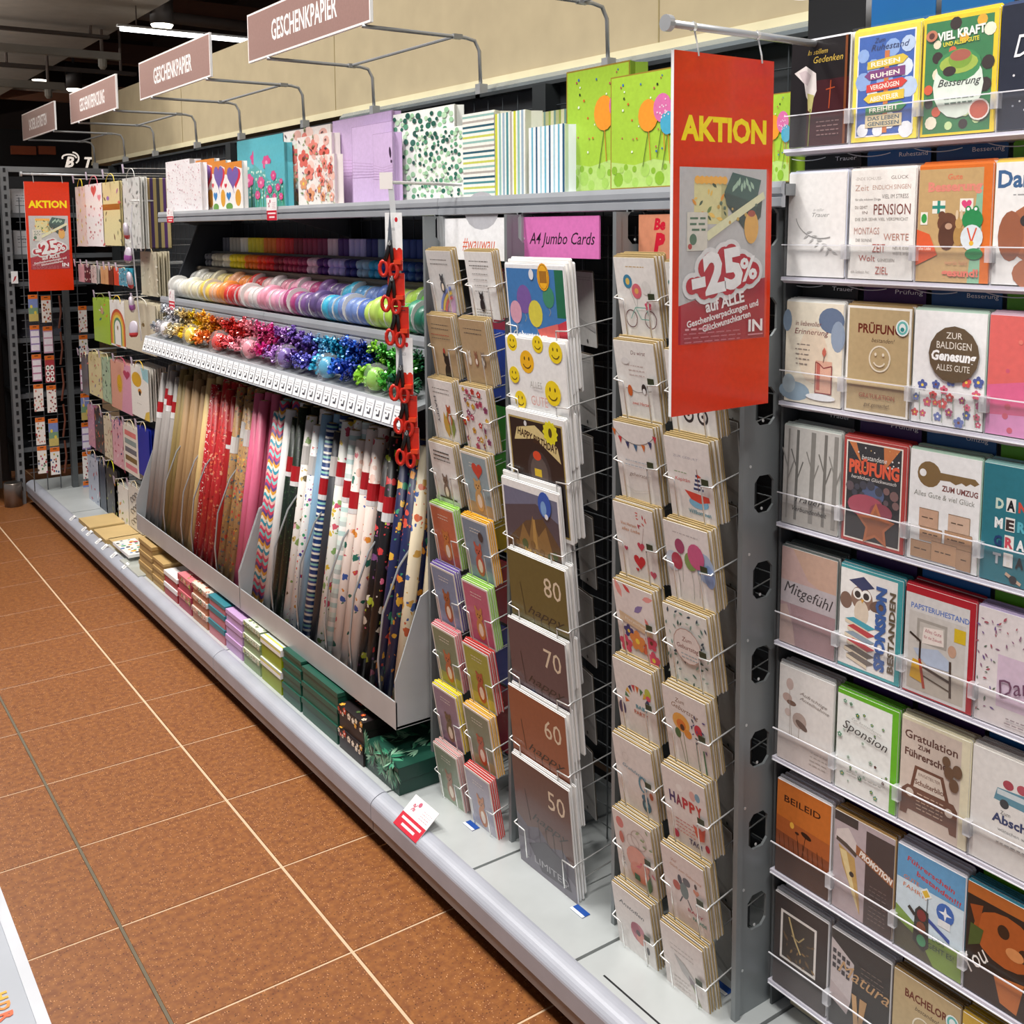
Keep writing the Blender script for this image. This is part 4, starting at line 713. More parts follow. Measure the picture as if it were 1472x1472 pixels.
def owl(a):
    a.r(0, 0, 100, a.H, '2e9aa0').r(0, 4, 92, a.H-4, 'efece8').e(36, 104, 18, 18, '8a6a58').e(36, 84, 12, 18, 'd8c8b4').e(62, 100, 14, 8, '6a4e40', rot=20).e(10, 96, 10, 12, '7a5c4c').p([(14, 126), (38, 136), (56, 124), (36, 116)], '26305e').e(29, 110, 8, 8, 'f4f0ea').e(43, 110, 8, 8, 'f4f0ea').e(29, 109, 5, 5, '2a1c18').e(43, 109, 5, 5, '2a1c18').p([(34, 104), (40, 104), (37, 98)], 'd8a03a')
    for i, c in enumerate(('3aa0b4', 'b8343a', '8a9aa8', 'c04048', '5a5048', '6a6058')): y = 62-i*10; a.p([(10+i % 2*4, y+8), (48, y), (60, y+6), (24, y+13)], c).p([(10+i % 2*4, y+8), (48, y), (48, y-5), (10+i % 2*4, y+3)], 'e2d2b8')
    a.t('SPONSION', 75, 70, 15, '2a5aa0', 118, rot=90, b=.06).t('BESTANDEN', 90, 70, 9, '5a4a2e', 112, rot=90, b=.03)
def chairc(a): a.r(0, 0, 100, a.H, 'b0202c').r(0, 2, 92, a.H-10, 'd9d6d4').t('PAPSTERUHESTAND', 50, 116, 7, '5a7ac0', 84, b=.02).r(6, 6, 88, 112, 'cfcac4').r(6, 6, 88, 40, 'c0b8ac').r(18, 72, 62, 104, 'a8a29a').r(22, 76, 58, 100, 'c8c2ba').p([(26, 72), (58, 76), (56, 98), (28, 94)], 'efe4dc').t('Alles Gute', 42, 88, 5, 'b04a5a', 24).t('für die Zukunft', 42, 80, 4, 'b04a5a', 26).r(72, 88, 88, 106, 'd8b828').e(70, 74, 6, 8, 'c8a088').p([(14, 62), (50, 70), (70, 58), (66, 46), (36, 44), (20, 54)], 'b8c4d8').l([(8, 82), (24, 74), (24, 20)], 3, '3a2e28').l([(68, 60), (70, 12)], 3.4, '4a3a30').l([(24, 42), (70, 32)], 3.4, '4a3a30').l([(24, 30), (70, 20)], 2, '5a4a3a').p([(10, 22), (30, 18), (28, 46), (14, 48)], 'd8a82a').l([(24, 50), (32, 12)], 4, 'a8402a')
def dankep(a): a.r(0, 0, 100, a.H, 'e4dcdc').r(28, 26, 100, 92, 'd8c0d4').dots(30, ['8a5a7a', 'a84a5a', '6a4a8a', '5a6a58'], 2, 4, 2, 26, 10, 130, 'l', 8).dots(16, ['8a5a7a', 'a84a5a'], 2, 4, 20, 98, 104, 136, 'l', 9).t('Danke', 66, 52, 20, '6a3a5a', 70, rot=20, sh=.3).scr(40, 96, 14, '9a8a90', 2, 6)
def poppies(a): a.r(0, 0, 100, a.H, 'e6e2de').e(20, 120, 7, 9, 'c8b0a8').e(16, 98, 9, 7, 'c0a49a').e(24, 92, 9, 4, '7a5a4a').e(40, 70, 13, 12, 'b8a49a').e(44, 64, 12, 5, '6a544a', rot=-25).e(18, 76, 6, 6, 'd0bcb4').l([(20, 112), (24, 0)], .8, 'a89a90').l([(40, 58), (36, 0)], .8, 'a89a90').l([(22, 90), (30, 0)], .7, 'a89a90').r(0, 0, 100, 40, 'd8cdc8').t('Aufrichtige', 64, 108, 5, '9a908a', 50, rot=-8, sh=.3).t('Anteilnahme', 66, 100, 5, '9a908a', 54, rot=-8, sh=.3).scr(60, 92, 30, 'b0a49c', 4, 6)
def clover(a): a.r(0, 0, 100, a.H, '6ab82e').r(0, 0, 90, a.H-6, 'eef0ec').dots(26, ['3e7a58', '6a9a80', '5a3a38', 'a8c0b0'], 1.4, 4, 4, 86, 6, 132, 'f', 41).t('Zur bestandenen', 50, 106, 4, 'a8aca8', 50, rot=-8, sh=.3).t('Sponsion', 48, 88, 13, '3a3838', 74, rot=-8, sh=.3).scr(20, 80, 30, 'b0b4b0', 1)
def fuehrer(a): a.r(0, 0, 100, a.H, 'e6dec0').r(0, 0, 88, a.H-4, 'd3c3b6').t('Gratulation', 44, 118, 11, '5a3226', 78, b=.02).t('ZUM', 34, 108, 6, '5a3226', b=.03).t('Führerschein', 42, 94, 10, '5a3226', 72, b=.03).p([(16, 52), (22, 84), (64, 84), (74, 52)], '6a3e28').p([(21, 54), (26, 80), (60, 80), (68, 54)], 'd8cabc').t('EINGETEILTER', 44, 72, 4, '6a3e28', 32).t('Schulterblick', 46, 59, 7, '6a3e28', 46, b=.02).p([(2, 12), (4, 46), (12, 54), (80, 54), (86, 46), (86, 12), (76, 12), (74, 20), (14, 20), (12, 12)], '6a3e28').e(16, 44, 6, 6, 'd3c3b6').e(74, 40, 6, 6, 'd3c3b6').scr(26, 66, 46, 'c8a890', 5, 5).e(72, 94, 7, 9, '6a4a2e').e(84, 100, 7, 9, '6a4a2e').e(80, 80, 7, 9, '6a4a2e').e(68, 108, 6, 7, '6a4a2e')
def van(a): a.r(0, 0, 100, a.H, 'e9e6e2').p([(30, 88), (34, 104), (90, 108), (96, 92), (90, 86)], '5a90a4').r(34, 96, 90, 103, 'd0dce0').e(44, 86, 6, 6, '33383c').e(82, 88, 6, 6, '33383c').e(48, 112, 7, 6, 'a83a4a').e(66, 113, 7, 6, 'b84a5a').t('Zum', 46, 72, 5, '8a8a88').t('Abschied', 62, 60, 11, '2a3a6a', 66, b=.03).t('wünschen wir dir', 62, 50, 4, '8a8a88', 50).scr(34, 90, 40, 'a8a6a4', 2, 6)
def beileid(a): a.r(0, 0, 100, a.H, 'c8702e').r(0, 0, 100, 40, '4a3024').p([(0, 40), (100, 40), (100, 66), (0, 74)], '8a4a2c').p([(0, 66), (100, 60), (100, 86), (0, 90)], 'b05e2e').t('BEILEID', 48, 116, 10, '3a1c10', 68, b=.01).e(30, 84, 4, 5, 'f0b84a').l([(56, 78), (50, 40)], 1, '2a140c').e(57, 79, 10, 4, '2a140c', rot=-12).l([(40, 74), (44, 40)], .8, '3a1c10').e(40, 76, 4, 2, '3a1c10'); [a.l([(x, 66-(x % 7)), (x+3, 36)], .8, '5a3018') for x in range(6, 96, 9)]
def promo_c(a): a.r(0, 0, 100, a.H, 'b8a8ac').r(54, 0, 100, a.H-8, '3c2c2a').r(0, a.H-14, 40, a.H, '2e2422').p([(4, 118), (24, 128), (38, 112), (40, 96), (20, 98), (2, 104)], 'd8ccc8').p([(4, 102), (24, 96), (38, 90), (40, 96), (22, 104), (4, 108)], '4a3a30').p([(8, 98), (36, 88), (46, 30), (48, 8), (40, 24), (16, 70)], 'c09a56').p([(10, 92), (22, 92), (44, 20), (46, 12), (34, 34)], 'e2cd96').e(32, 62, 4, 4, '2a1c14').p([(38, 96), (100, 76), (100, 88), (38, 110)], '9a5a2a').t('PROMOTION', 70, 88, 8.5, 'f0e8e0', 56, rot=-18, b=.05).scr(60, 90, 60, '6a5854', 9, 6)
def traffic(a): a.r(0, 0, 100, a.H, 'cfe0ea').r(0, 100, 100, a.H, '5a9ac8').p([(0, 0), (100, 0), (100, 44), (50, 36), (0, 60)], '7a9a3e').p([(0, 0), (60, 0), (40, 26), (0, 40)], '4a4a34').t('Führerschein', 50, 122, 7, 'b8323a', 72, rot=-10, b=.02).t('bestanden!!!', 62, 108, 7, 'c0303a', 66, rot=-10, b=.02).t('GUTE', 22, 100, 6, 'd87a3a', 24, rot=-6).t('FAHRT!', 28, 88, 6, 'd87a3a', 36, rot=-6).p([(36, 96), (46, 104), (54, 94), (44, 86)], 'f0f0e8').p([(39, 96), (46, 101), (51, 94), (44, 89)], 'e0b82a').e(74, 82, 13, 14, '2a62b4').star(74, 82, 10, 'eef2f8', 4, .3).r(64, 62, 82, 72, 'e4e8ea').p([(46, 66), (82, 50), (82, 44), (46, 60)], '2a4a9a').l([(48, 90), (46, 40)], 1.4, '6a747a').p([(28, 22), (30, 66), (36, 74), (50, 70), (52, 22), (44, 12)], '1e201e').e(40, 62, 7, 8, '7a1c1c').e(40, 45, 7, 8, '7a3a1a').e(41, 27, 7, 8, '3a9a6a').l([(20, 66), (30, 58)], 5, '1e201e').t('LOS', 66, 36, 7, '2a4a3a', 18).t('GEHT ES!', 70, 24, 7, '2a4a3a', 38)
def catc(a): a.r(0, 0, 100, a.H, '2e241e').p([(0, a.H-16), (100, a.H-16), (100, a.H), (0, a.H)], 'b8682e').e(54, 90, 44, 34, 'b05a26').p([(4, 116), (22, 122), (16, 84)], 'a04e20').p([(40, 40), (80, 48), (72, 4), (50, 8)], 'c07038').e(50, 102, 8, 9, '3a2416').e(78, 84, 8, 9, '3a2416').e(66, 80, 12, 8, 'd89058').p([(4, 60), (20, 70), (24, 90), (6, 92)], '4a5a2a').t('You', 22, 40, 22, 'eee8e2', 40, rot=50, sh=.3)
def frame8(a): a.r(0, 0, 100, a.H, '2a1a16').r(12, 46, 80, 124, 'e8e2dc').r(16, 50, 76, 120, '33261a').dots(20, ['8a6a3a', '5a4424', '6a4e2a'], 3, 7, 20, 72, 54, 96, 'l', 6).l([(28, 118), (40, 88), (52, 70)], 3, 'c8b078').l([(58, 100), (48, 88), (34, 92)], 2, 'b09a68').r(0, 0, 100, 34, '3c2e2c')
def matura(a): a.r(0, 0, 100, a.H, '2a2422').p([(0, 60), (36, 50), (40, 110), (0, 132)], 'c4b8b8').p([(0, 40), (30, 28), (36, 50), (0, 66)], 'b8a8a8'); [a.r(3+(i % 4)*8, 104-(i//4)*11+(3-i % 4)*2, 9+(i % 4)*8, 111-(i//4)*11+(3-i % 4)*2, '3a3438') for i in range(12)]; a.t('Matura', 56, 84, 20, 'c0986a', 86, rot=-4, sh=.35).p([(38, 66), (46, 66), (52, 10), (44, 10)], 'c49a6a').p([(52, 66), (64, 66), (54, 10), (50, 10)], 'b48a5a').scr(50, 90, 112, '6a5c54', 3, 7).arc(80, 16, 14, 16, 60, 290, 2.4, 'e0d8d0')
def bachelor(a): a.r(0, 0, 100, a.H, 'b9a37c').t('BACHELOR', 50, 116, 11, '6a3020', 64, b=.03).t('bestanden!', 52, 104, 6, '4a3a2c', 36, sh=.35).arc(46, 82, 14, 15, 0, 360, 2, 'e6ddc8', 20).e(90, 120, 10, 11, 'e8f0ee').e(90, 120, 8, 9, '6ab8b4').e(90, 120, 5, 6, 'e8f0ee')
def goldw(a): a.r(0, 0, 100, a.H, 'e8e6e2').r(0, a.H-16, 100, a.H, 'c8a02a').r(10, 96, 30, 116, 'a09890').scr(40, 90, 110, '9a9488', 3, 7)
WALL = [[(trauer, 'black mourning card with white calla and cross', 'e4e4e8', 0), (signpost, 'blue sky retirement card with coloured signpost', 'e8d83e', 1), (kraftm, 'green VIEL KRAFT card framed by food', 'e8c81e', 2), (navy, 'dark navy card with white script', '3a4a70', 3)],
 [(feather, 'white condolence card with a grey feather', 'd8dcec', 0), (pension, 'white PENSION card full of brown words', 'e6e4e0', 1), (besser, 'kraft get-well card with bear and frog', 'e0742a', 2), (dogface, 'white thank-you card with a brown dog', 'e8c040', 3)],
 [(candle, 'cream and blue watercolour card with a candle', 'd8d8d4', 0), (pruef, 'kraft PRÜFUNG card with white smiley', '9a8054', 1), (genesung, 'white Genesung card with brown disc over flowers', 'a8c4b4', 2), (pinkgold, 'coral and pink card with a gold strip', 'c8a8b8', 3)],
 [(trees, 'grey condolence card with bare trees', 'b8c0ba', 0), (starpruef, 'black PRÜFUNG card with a bronze star', 'b02a24', 1), (keyc, 'white moving card with a golden key', 'a0c0ac', 2), (thanks, 'teal card with thanks in four languages', '8ab8b4', 3)],
 [(mitg, 'mauve watercolour Mitgefühl card', '5a6460', 0), (owl, 'SPONSION card with an owl on books', '2e8a94', 1), (chairc, 'retirement card with a chair, red envelope', 'b01c2c', 2), (dankep, 'pale pink card with berry twigs', 'b8a8cc', 3)],
 [(poppies, 'beige card with faded poppies', 'd8d8d6', 0), (clover, 'white Sponsion card with green clovers', '6ab82e', 1), (fuehrer, 'beige driving licence card with a brown car', 'e8e2c0', 2), (van, 'white farewell card with a blue van', 'e8e4dc', 3)],
 [(beileid, 'orange sunset BEILEID card', 'e8e8ee', 0), (promo_c, 'PROMOTION card with a fountain pen nib', 'b08a4e', 1), (traffic, 'driving test card with a traffic light', 'e0e0ea', 2), (catc, 'dark card with a ginger cat', '3a8aa0', 3)],
 [(frame8, 'dark brown card with a small framed picture', 'd8d8dc', 0), (matura, 'dark brown Matura card with laptop', 'd0d0d4', 1), (bachelor, 'kraft BACHELOR card with round sticker', '9a7c4a', 2), (goldw, 'white card with a gold top band', 'c8a02a', 3)]]
TABS = [['Trauer', 'Ruhestand', 'Pension', ''], ['Trauer', 'Ruhestand', 'Besserung', ''], ['Trauer', 'Prüfung', 'Besserung', ''], ['Trauer', 'Prüfung', 'Umzug', ''], ['Trauer', 'Sponsion', 'Pension', ''], ['Trauer', 'Sponsion', 'Führerschein', 'Umzug'], ['Trauer', 'Promotion', 'Führerschein', ''], ['Trauer', 'Matura', 'Prüfung', '']]
TABC = {'Trauer': '121214', 'Ruhestand': '0f5c9c', 'Pension': '0f5c9c', 'Besserung': '0f5288', 'Prüfung': '3a1458', 'Sponsion': '34124e', 'Promotion': '34124e', 'Matura': '34124e', 'Führerschein': '301048', 'Umzug': '0f5288', '': '5aa012'}
CNAME = {'121214': 'black', '0f5c9c': 'bright blue', '0f5288': 'deep blue', '3a1458': 'purple', '34124e': 'dark violet', '301048': 'deep violet', '5aa012': 'green'}
ORD = ('first', 'second', 'third', 'fourth', 'fifth', 'sixth', 'seventh', 'eighth')
# ledges and clear fronts
for k in range(8):
    z = PZ0-PPZ*k
    lg = MB().ext([(PXF-.004, z-.004), (PXF-.004, z+.001), (1.53, z+.001), (1.53, z-.01), (PXF+.004, z-.01)], .28, 1.258).build('ledge', pm('c9c6d2', .3), CW)
    MB().box(PXF-.0065, PXF-.0045, .28, 1.256, z-.004, z+.056).build('clear_front', CLEAR, CW)
    MB().box(PXF-.0066, PXF-.0044, .28, 1.256, z+.0555, z+.0572).build('front_edge', EDGE, CW)
    MB().box(PXF-.0066, PXF-.0044, .28, 1.256, z-.005, z-.0035).build('front_edge', EDGE, CW)
    for j in range(1, 5):
        y = (COLY[j-1]+COLY[j])/2
        c = MB().box(PXF-.009, PXF+.012, y-.008, y+.004, z+.034, z+.058); c.box(PXF-.002, PXF+.05, y-.0025, y-.001, z+.001, z+.056); c.build('clear_clip', glassy('clip', (.95, .95, 1), .33), CW)
    for j in range(4):
        f, lab, env, _ = WALL[k][j]; y = COLY[j]
        card(FR(PXF+.001, y, z+.003, -1.2), .1195, .174, f, lab+', on the acrylic card wall', env, 4 if j != 0 else 5, lab, .0062, .06, sleeve=(j+k) % 3 != 0)
        s_ = TABS[k][j]; c = TABC[s_]; hh = .208 if k else .262
        o = MB().rbox(-.058, .058, 0, .0015, 0, hh, .004).build('category_tab', pm(c, .45), None, M=FR(1.499, y-.002, z+.002))
        tag(o, '%s category tab behind the %s' % (CNAME[c], lab), 'tab')
        a = Art(.116, hh); a.arc(8, a.H+16, 60, 24, 190, 300, 1.2, 'e4e4e6'); s_ and a.t(s_, 74, a.H-11, 6, 'f2f2f4', min(44, 6.2*len(s_)), b=.0); a.build('print', o, y=-.0006)
for i in range(4):
    o = card(FR(1.50, 1.19-.012*i, .142, -6), .1, .07, lambda a: a.r(0, 0, 100, a.H, 'e0d2b0').scr(10, 90, 40, 'a04a3a', 2, 10), 'x', 'd8c498', 3, 'cream floor-level', .006) if i == 0 else None
    if o: tag(o, 'cream card standing on the deck below the acrylic card wall', 'card')
# tall side post between rack C and the card wall
MB().box(1.47, 1.53, 1.259, 1.264, .14, 1.66).build('side_post', pm('55595b', .5, .3), CW)
# ============================================================ GIFT BAGS ON THE TOP SHELF
def bag_body(w, h, d, mat):
    m = MB(); t = .0015
    m.box(-w/2, w/2, 0, t, 0, h); m.box(-w/2, w/2, d-t, d, 0, h); m.box(-w/2, w/2, t, d-t, 0, t)
    for q in (-1, 1):      # gussets with the inward crease
        x = q*w/2; c = q*(w/2-.012)
        m.add([(x, t, 0), (c, d/2, 0), (x, d-t, 0), (x, t, h), (c, d/2, h), (x, d-t, h)], [(0, 1, 4, 3), (1, 2, 5, 4), (3, 4, 1, 0), (4, 5, 2, 1)])
    return m.mesh('bag_body', mat)
def gift_bag(M, w, h, d, col, art, label, group=None, handle=None, vH=122):
    o = empty('gift_bag', label, 'gift bag', M, group)
    ob('bag_body', bag_body(w, h, d, pm(col, .45)), o)
    a = Art(w, h, vH=vH); art(a); a.build('print', o, mat=printmat(.35, .15))
    if handle:
        m = MB()
        m.tube([(w*.25*math.cos(PI*i/8)*1.0, -.001+.003*math.sin(PI*i/8), h-.01+h*.16*math.sin(PI*i/8)) for i in range(9)], .0018, 5)
        m.build('handle', pm(handle, .6), o, True)
    return o
def g_dot(a): a.r(0, 0, 100, a.H, 'efe9ea').dots(90, ['d8a0aa', 'c87a8a', 'b0607a', 'e0c0c4'], .8, 1.8, seed=3)
def g_heart(a): a.r(0, 0, 100, a.H, 'f0eae6').p([(0, a.H), (100, a.H), (100, a.H-20), (60, a.H-12), (30, a.H-34), (0, a.H-30)], 'dc8a3a').heart(62, a.H-40, 30, 'd8384a').heart(46, 84, 34, '7a62a8').l([(46, 54), (52, 40)], 2, '7a62a8').heart(20, 34, 14, '3a80c0').e(74, 28, 16, 22, 'e0a03a').heart(4, 62, 8, 'd8384a').e(22, 6, 20, 10, '6a9a4a')
def g_turq(a):
    a.r(0, 0, 100, a.H, '5fb4c0').p([(0, 0), (100, 0), (100, 60), (70, 82), (30, 70), (0, 88)], '58a8a4').dots(34, ['e8eee0', 'cfe0d0', 'b8d4c8'], 1.6, 3.4, 4, 96, 14, 76, seed=4)
    for i in range(12): x = 6+i*8; a.l([(x, 0), (x+5*math.sin(i*2.1), 52+10*math.sin(i*1.7))], 2.2, '2e8a58' if i % 2 else '4aa468')
    for x, y, r in ((44, 88, 14), (24, 50, 12), (66, 54, 11), (12, 26, 9), (48, 28, 10), (82, 28, 10), (84, 70, 8)): a.flower(x, y, r, 'd8508a', 'e8a0bc', 7)
def g_floral(a): a.r(0, 0, 100, a.H, 'efe6e0').dots(16, ['f2d0c4', 'f0c0b0', 'e8b4a8', 'dfe0cc'], 8, 15, 8, 92, 8, a.H-8, seed=4).dots(12, ['e8887a', 'dc6a5e', 'f0b09c', 'e09a70'], 11, 19, 10, 90, 10, a.H-8, 'f', 14).dots(40, ['7a8a58', '98a878', '8a5a78', '5a4a52'], 3, 5, kind='l', seed=15)
def g_lilac(a):
    a.r(0, 0, 100, a.H, 'a88cb4').r(.8, 0, 99.2, a.H-.8, 'd0b6dc')
    for i in range(6): a.l([(0, 66-i*5), (50, 60-i*4), (100, 64-i*5)], .7, 'b898c0')
    a.e(88, 86, 5, 10, '3a2440', rot=15).e(93, 70, 4, 3, '3a2440')
def g_polka(a): a.r(0, 0, 100, a.H, 'eef0ea').dots(120, ['24584a', '5a9a78', '9cc8a0', 'b8d8b4', '2e6a58'], 2.4, 4.6, seed=6)
def hstripe(cs):
    def f(a):
        y = 0; i = 0
        while y < a.H:
            q = min(a.H, y+(3.2 if i % 2 else 4.2)); a.r(0, y, 100, q, cs[i % len(cs)]); y = q; i += 1
    return f
def vstripe(cs):
    def f(a):
        x = 0; i = 0
        while x < 100: q = min(100, x+(5.0 if i % 2 else 7.5)); a.r(x, 0, q, a.H, cs[i % len(cs)]); x = q; i += 1
    return f
STR = ['eeede4', '8fb8b0', 'eeede4', 'c8cc5a', 'eeede4', '4a8a90', 'eeede4', '2e5a6a', 'eeede4', 'b0a8a0']
def g_green(a):
    a.r(0, 0, 100, a.H, '9a7e2e').r(1.5, 1.5, 98.5, a.H-1.5, 'a5cb3e').p([(1.5, 1.5), (98.5, 1.5), (98.5, 26), (70, 30), (40, 25), (1.5, 30)], 'b8d878').dots(22, ['8ab832', 'a8d060'], 3, 8, 6, 94, 6, 24, seed=8).dots(26, ['e8f0d8', '2a3a20', 'd0602a', '3a6ab0', 'b84a5a'], .9, 1.5, 6, 94, 36, 116, seed=9)
    for x, y, r, c in ((62, 76, 17, 'f0982e'), (84, 82, 15, 'd870a8'), (92, 66, 12, '4aa8c8')): a.l([(x, y-r), (x-4, y-r-18), (x-8, y-r-36)], 1, '5a6a2a').l([(x+1, y-r), (x+4, y-r-30)], 1, 'd0782a').e(x, y, r*.92, r, c)
    a.dots(14, ['f0d0e0'], .8, 1.3, 76, 94, 72, 92, seed=3)
TZ = TOPZ+.005
def tbag(px0, px1, py, X, col, art, label, d=.05, handle=None, hx=None):
    ya, yb = yl(px0, X, TZ), yl(px1, X, TZ); h = at(px0, py, X=X).z-TZ
    return gift_bag(FR(X, (ya+yb)/2, TZ), ya-yb, h, d, col, art, label, 'gift bags on the top shelf', handle)
tbag(241, 275, 233, 1.49, 'efe9ea', g_dot, 'left white gift bag with tiny pink dots on the top shelf')
tbag(262, 291, 237, 1.46, 'efe9ea', g_dot, 'right white gift bag with tiny pink dots on the top shelf', .025)
for i, (a, b, py) in enumerate(((284, 311, 231), (307, 327, 232.5), (325, 350, 234))): tbag(a, b, py, 1.505-.022*i, 'f0eae6', g_heart, ('left', 'middle', 'right')[i]+' white gift bag with purple and red hearts', .02)
for i, (a, b, py) in enumerate(((344, 411, 203), (367, 411, 211), (383, 411, 236))): tbag(a, b, py, 1.54-.035*i, '5fb4c0', g_turq, ('tallest', 'medium', 'smallest')[i]+' turquoise gift bag with pink flowers', .03)
for i, (a, b, py) in enumerate(((410, 478, 190), (430, 479, 198), (456, 482, 224))): tbag(a, b, py, 1.54-.035*i, 'efe6e0', g_floral, ('tallest', 'medium', 'smallest')[i]+' white gift bag with coral blossoms', .03)
for i, (a, b, py) in enumerate(((481, 566, 174), (508, 566, 183), (538, 566, 193))): tbag(a, b, py, 1.54-.035*i, 'c8acd4', g_lilac, ('tallest', 'medium', 'smallest')[i]+' plain lilac gift bag on the top shelf', .03)
for i, (a, b, py) in enumerate(((568, 655, 165), (600, 667, 190))): tbag(a, b, py, 1.515-.035*i, 'eef0ea', g_polka, ('larger', 'smaller')[i]+' white gift bag with green polka dots', .03)
tbag(667, 712, 165, 1.475, 'e6e6d6', hstripe(STR), 'gift bag with horizontal green and blue stripes')
tbag(713, 756, 164, 1.475, 'e6e6d6', vstripe(['c8cc3a', 'eeede4', '8fb8b0', 'eeede4', '9ab0c0', 'eeede4', '4a8a90', 'eeede4', 'b0a8a0', 'eeede4']), 'tall gift bag with vertical green and grey stripes')
tbag(757, 815, 165, 1.525, 'b8b48a', vstripe(['a8a878', '8a9a4a', 'c8c4a0', '6a8a80']), 'dim olive striped gift bag behind the blue striped one', .04)
tbag(761, 812, 184, 1.475, 'e6ecee', vstripe(['eef0f0', '6ab0c8', 'eef0f0', '2e5a7a', 'eef0f0', 'a8ccd8']), 'short gift bag with vertical blue stripes', .04)
tbag(815, 905, 104, 1.51, 'a5cb3e', g_green, 'lime green gift bag with an orange balloon, left of two')
tbag(878, 968, 112, 1.46, 'a5cb3e', g_green, 'lime green gift bag beside the red board, with balloons', .04)
tbag(965, 1040, 118, 1.49, 'a5cb3e', g_green, 'lime green gift bag hidden mostly behind the red board', .04)
tbag(1075, 1135, 140, 1.49, 'a5cb3e', g_green, 'short lime green gift bag right of the red board', .04)
# ============================================================ WRAPPING PAPER TRAYS
def tray(u, y0, y1, label):
    t = empty('paper_tray', label, 'tray', Matrix.Translation((0, 0, 0)))
    W_ = pm('b8bbbd', .35, .25)
    MB().box(1.28, 1.284, y0, y1, .298, .372).build('front_panel', W_, t)
    MB().box(1.284, 1.70, y0, y1, .300, .306).build('floor_panel', W_, t)
    for y in (y0, y1-.004): MB().ext([(1.2795, .298), (1.2795, .43), (1.36, .64), (1.40, .66), (1.70, .66), (1.70, .298)], y, y+.004).build('end_panel', W_, t)
    MB().box(1.66, 1.70, y0+.004, y1-.004, .306, .66).build('back_panel', DARKM, t)
    return t
TR1 = tray(U2, 2.362, 3.462, 'right light grey metal tray holding patterned wrapping rolls'); TR2 = tray(U3, 3.466, 4.685, 'left light grey metal tray holding plain and red wrapping rolls')
def roll_mesh(r, L, mat, n=12):
    m = MB().lathe([(r, 0), (r, L)], n); me = m.mesh('paper_roll', mat, False)
    for p in me.polygons: p.use_smooth = len(p.vertices) == 4
    u = me.uv_layers.new(name='UVMap')
    for p in me.polygons:
        for li in p.loop_indices:
            v = me.vertices[me.loops[li].vertex_index].co; a = math.atan2(v.y, v.x) % (2*PI)
            if len(p.vertices) == 4 and a < .1 and max(math.atan2(me.vertices[q].co.y, me.vertices[q].co.x) % (2*PI) for q in p.vertices) > 5: a = 2*PI
            u.data[li].uv = (a*r, v.z)
    return me
GREY = pm('9a9490', .4); OLIVE = pm('8a7646', .55); KR = pm('a08058', .6); CREAM = pm('d8bc80', .45); PINKP = pm('d86a8a', .35); LBLUE = pm('86aac4', .35); DRED = pm('9a1c1c', .35); CHAR = pm('33343a', .4)
P_reddot = patmat('dots', ['f0e0d8'], 110, .3, 'b8202a'); P_redpat = patmat('floral', ['d86a4a', '8a1c20', 'e0a080'], 60, .3, 'b82a2e'); P_kpat = patmat('floral', ['c84a3a', '4a6a7a', 'd8a84a', '6a4a3a'], 70, .34, 'a88458')
P_wave = patmat('wave', ['d84a6a', 'f0c0b8', '3a9ab0', 'f2e8d8', 'e0a03a', '6a4a8a', 'd84a6a', '8ac8c8'], 11); P_dgreen = patmat('dots', ['3a5a34', '1c2c1c'], 150, .3, '16221a'); P_wheart = patmat('floral', ['5a4a20', 'e0a8b0', 'c8b070', '8aa860'], 26, .3, 'ece8e2')
P_wdots = patmat('dots', ['d84a3a', '2a4a9a', '3a9a6a', 'e0a03a', '8a4a9a'], 55, .3, 'ecebe8'); P_bstripe = patmat('stripe', ['1e3a6a', 'e8e4d8', '2e4a8a', '8ac0b4', '1e3a6a', 'f0ece0', '24407a'], 21); P_wflor = patmat('floral', ['d8b83a', '6a8a4a', 'd05a6a', 'c8506a', '8ab06a'], 34, .32, 'ecebe4')
P_lstripe = patmat('stripe', ['d8e8e0', 'ecebe4', 'b8d4d0', 'f0eeea', 'c0ccc8'], 14); P_pflor = patmat('floral', ['d8862e', '2a6a5a', 'c84a5a', '3a5aa0', 'e0b8a8'], 26, .27, 'ecdcd2'); P_bflor = patmat('floral', ['b8c83a', 'd86a8a', 'c83a3a', 'e8e0d0', '7a4a7a'], 30, .3, '1a1618'); P_nflor = patmat('floral', ['e0922e', 'd8a83a', '3a8a6a', 'c84a3a'], 30, .32, '20264e'); P_cflor = patmat('floral', ['3a5a9a', 'c8603a', 'c89a4a'], 26, .28, 'e4d6b8')
RSEQ = [(GREY, 'plain grey', 1)]*4+[(OLIVE, 'plain olive brown', 0)]*2+[(KR, 'plain kraft brown', 0)]*4+[(CREAM, 'plain cream yellow', 0), (P_reddot, 'red dotted', 0)]+[(P_redpat, 'red patterned', 0)]*3+[(DRED, 'plain dark red', 2)]+[(P_kpat, 'kraft printed', 3)]*3+[(PINKP, 'plain pink', 0)]*2
RSEQ2 = [(P_wave, 'zigzag rainbow', 0)]*2+[(pm('e6e6e4', .4), 'plain white', 0)]+[(P_dgreen, 'dark green', 2)]*2+[(P_wheart, 'white heart-patterned', 3), (P_wdots, 'white confetti-dotted', 3), (LBLUE, 'plain light blue', 0), (P_bstripe, 'navy and mint striped', 2), (CHAR, 'plain charcoal', 3), (P_wflor, 'white floral', 1)]+[(P_lstripe, 'pale mint striped', 2)]+[(P_pflor, 'blush floral', 2)]*3+[(P_bflor, 'black floral', 1)]*2+[(P_nflor, 'navy floral', 0)]*2+[(P_cflor, 'cream floral', 0)]
_R = {}
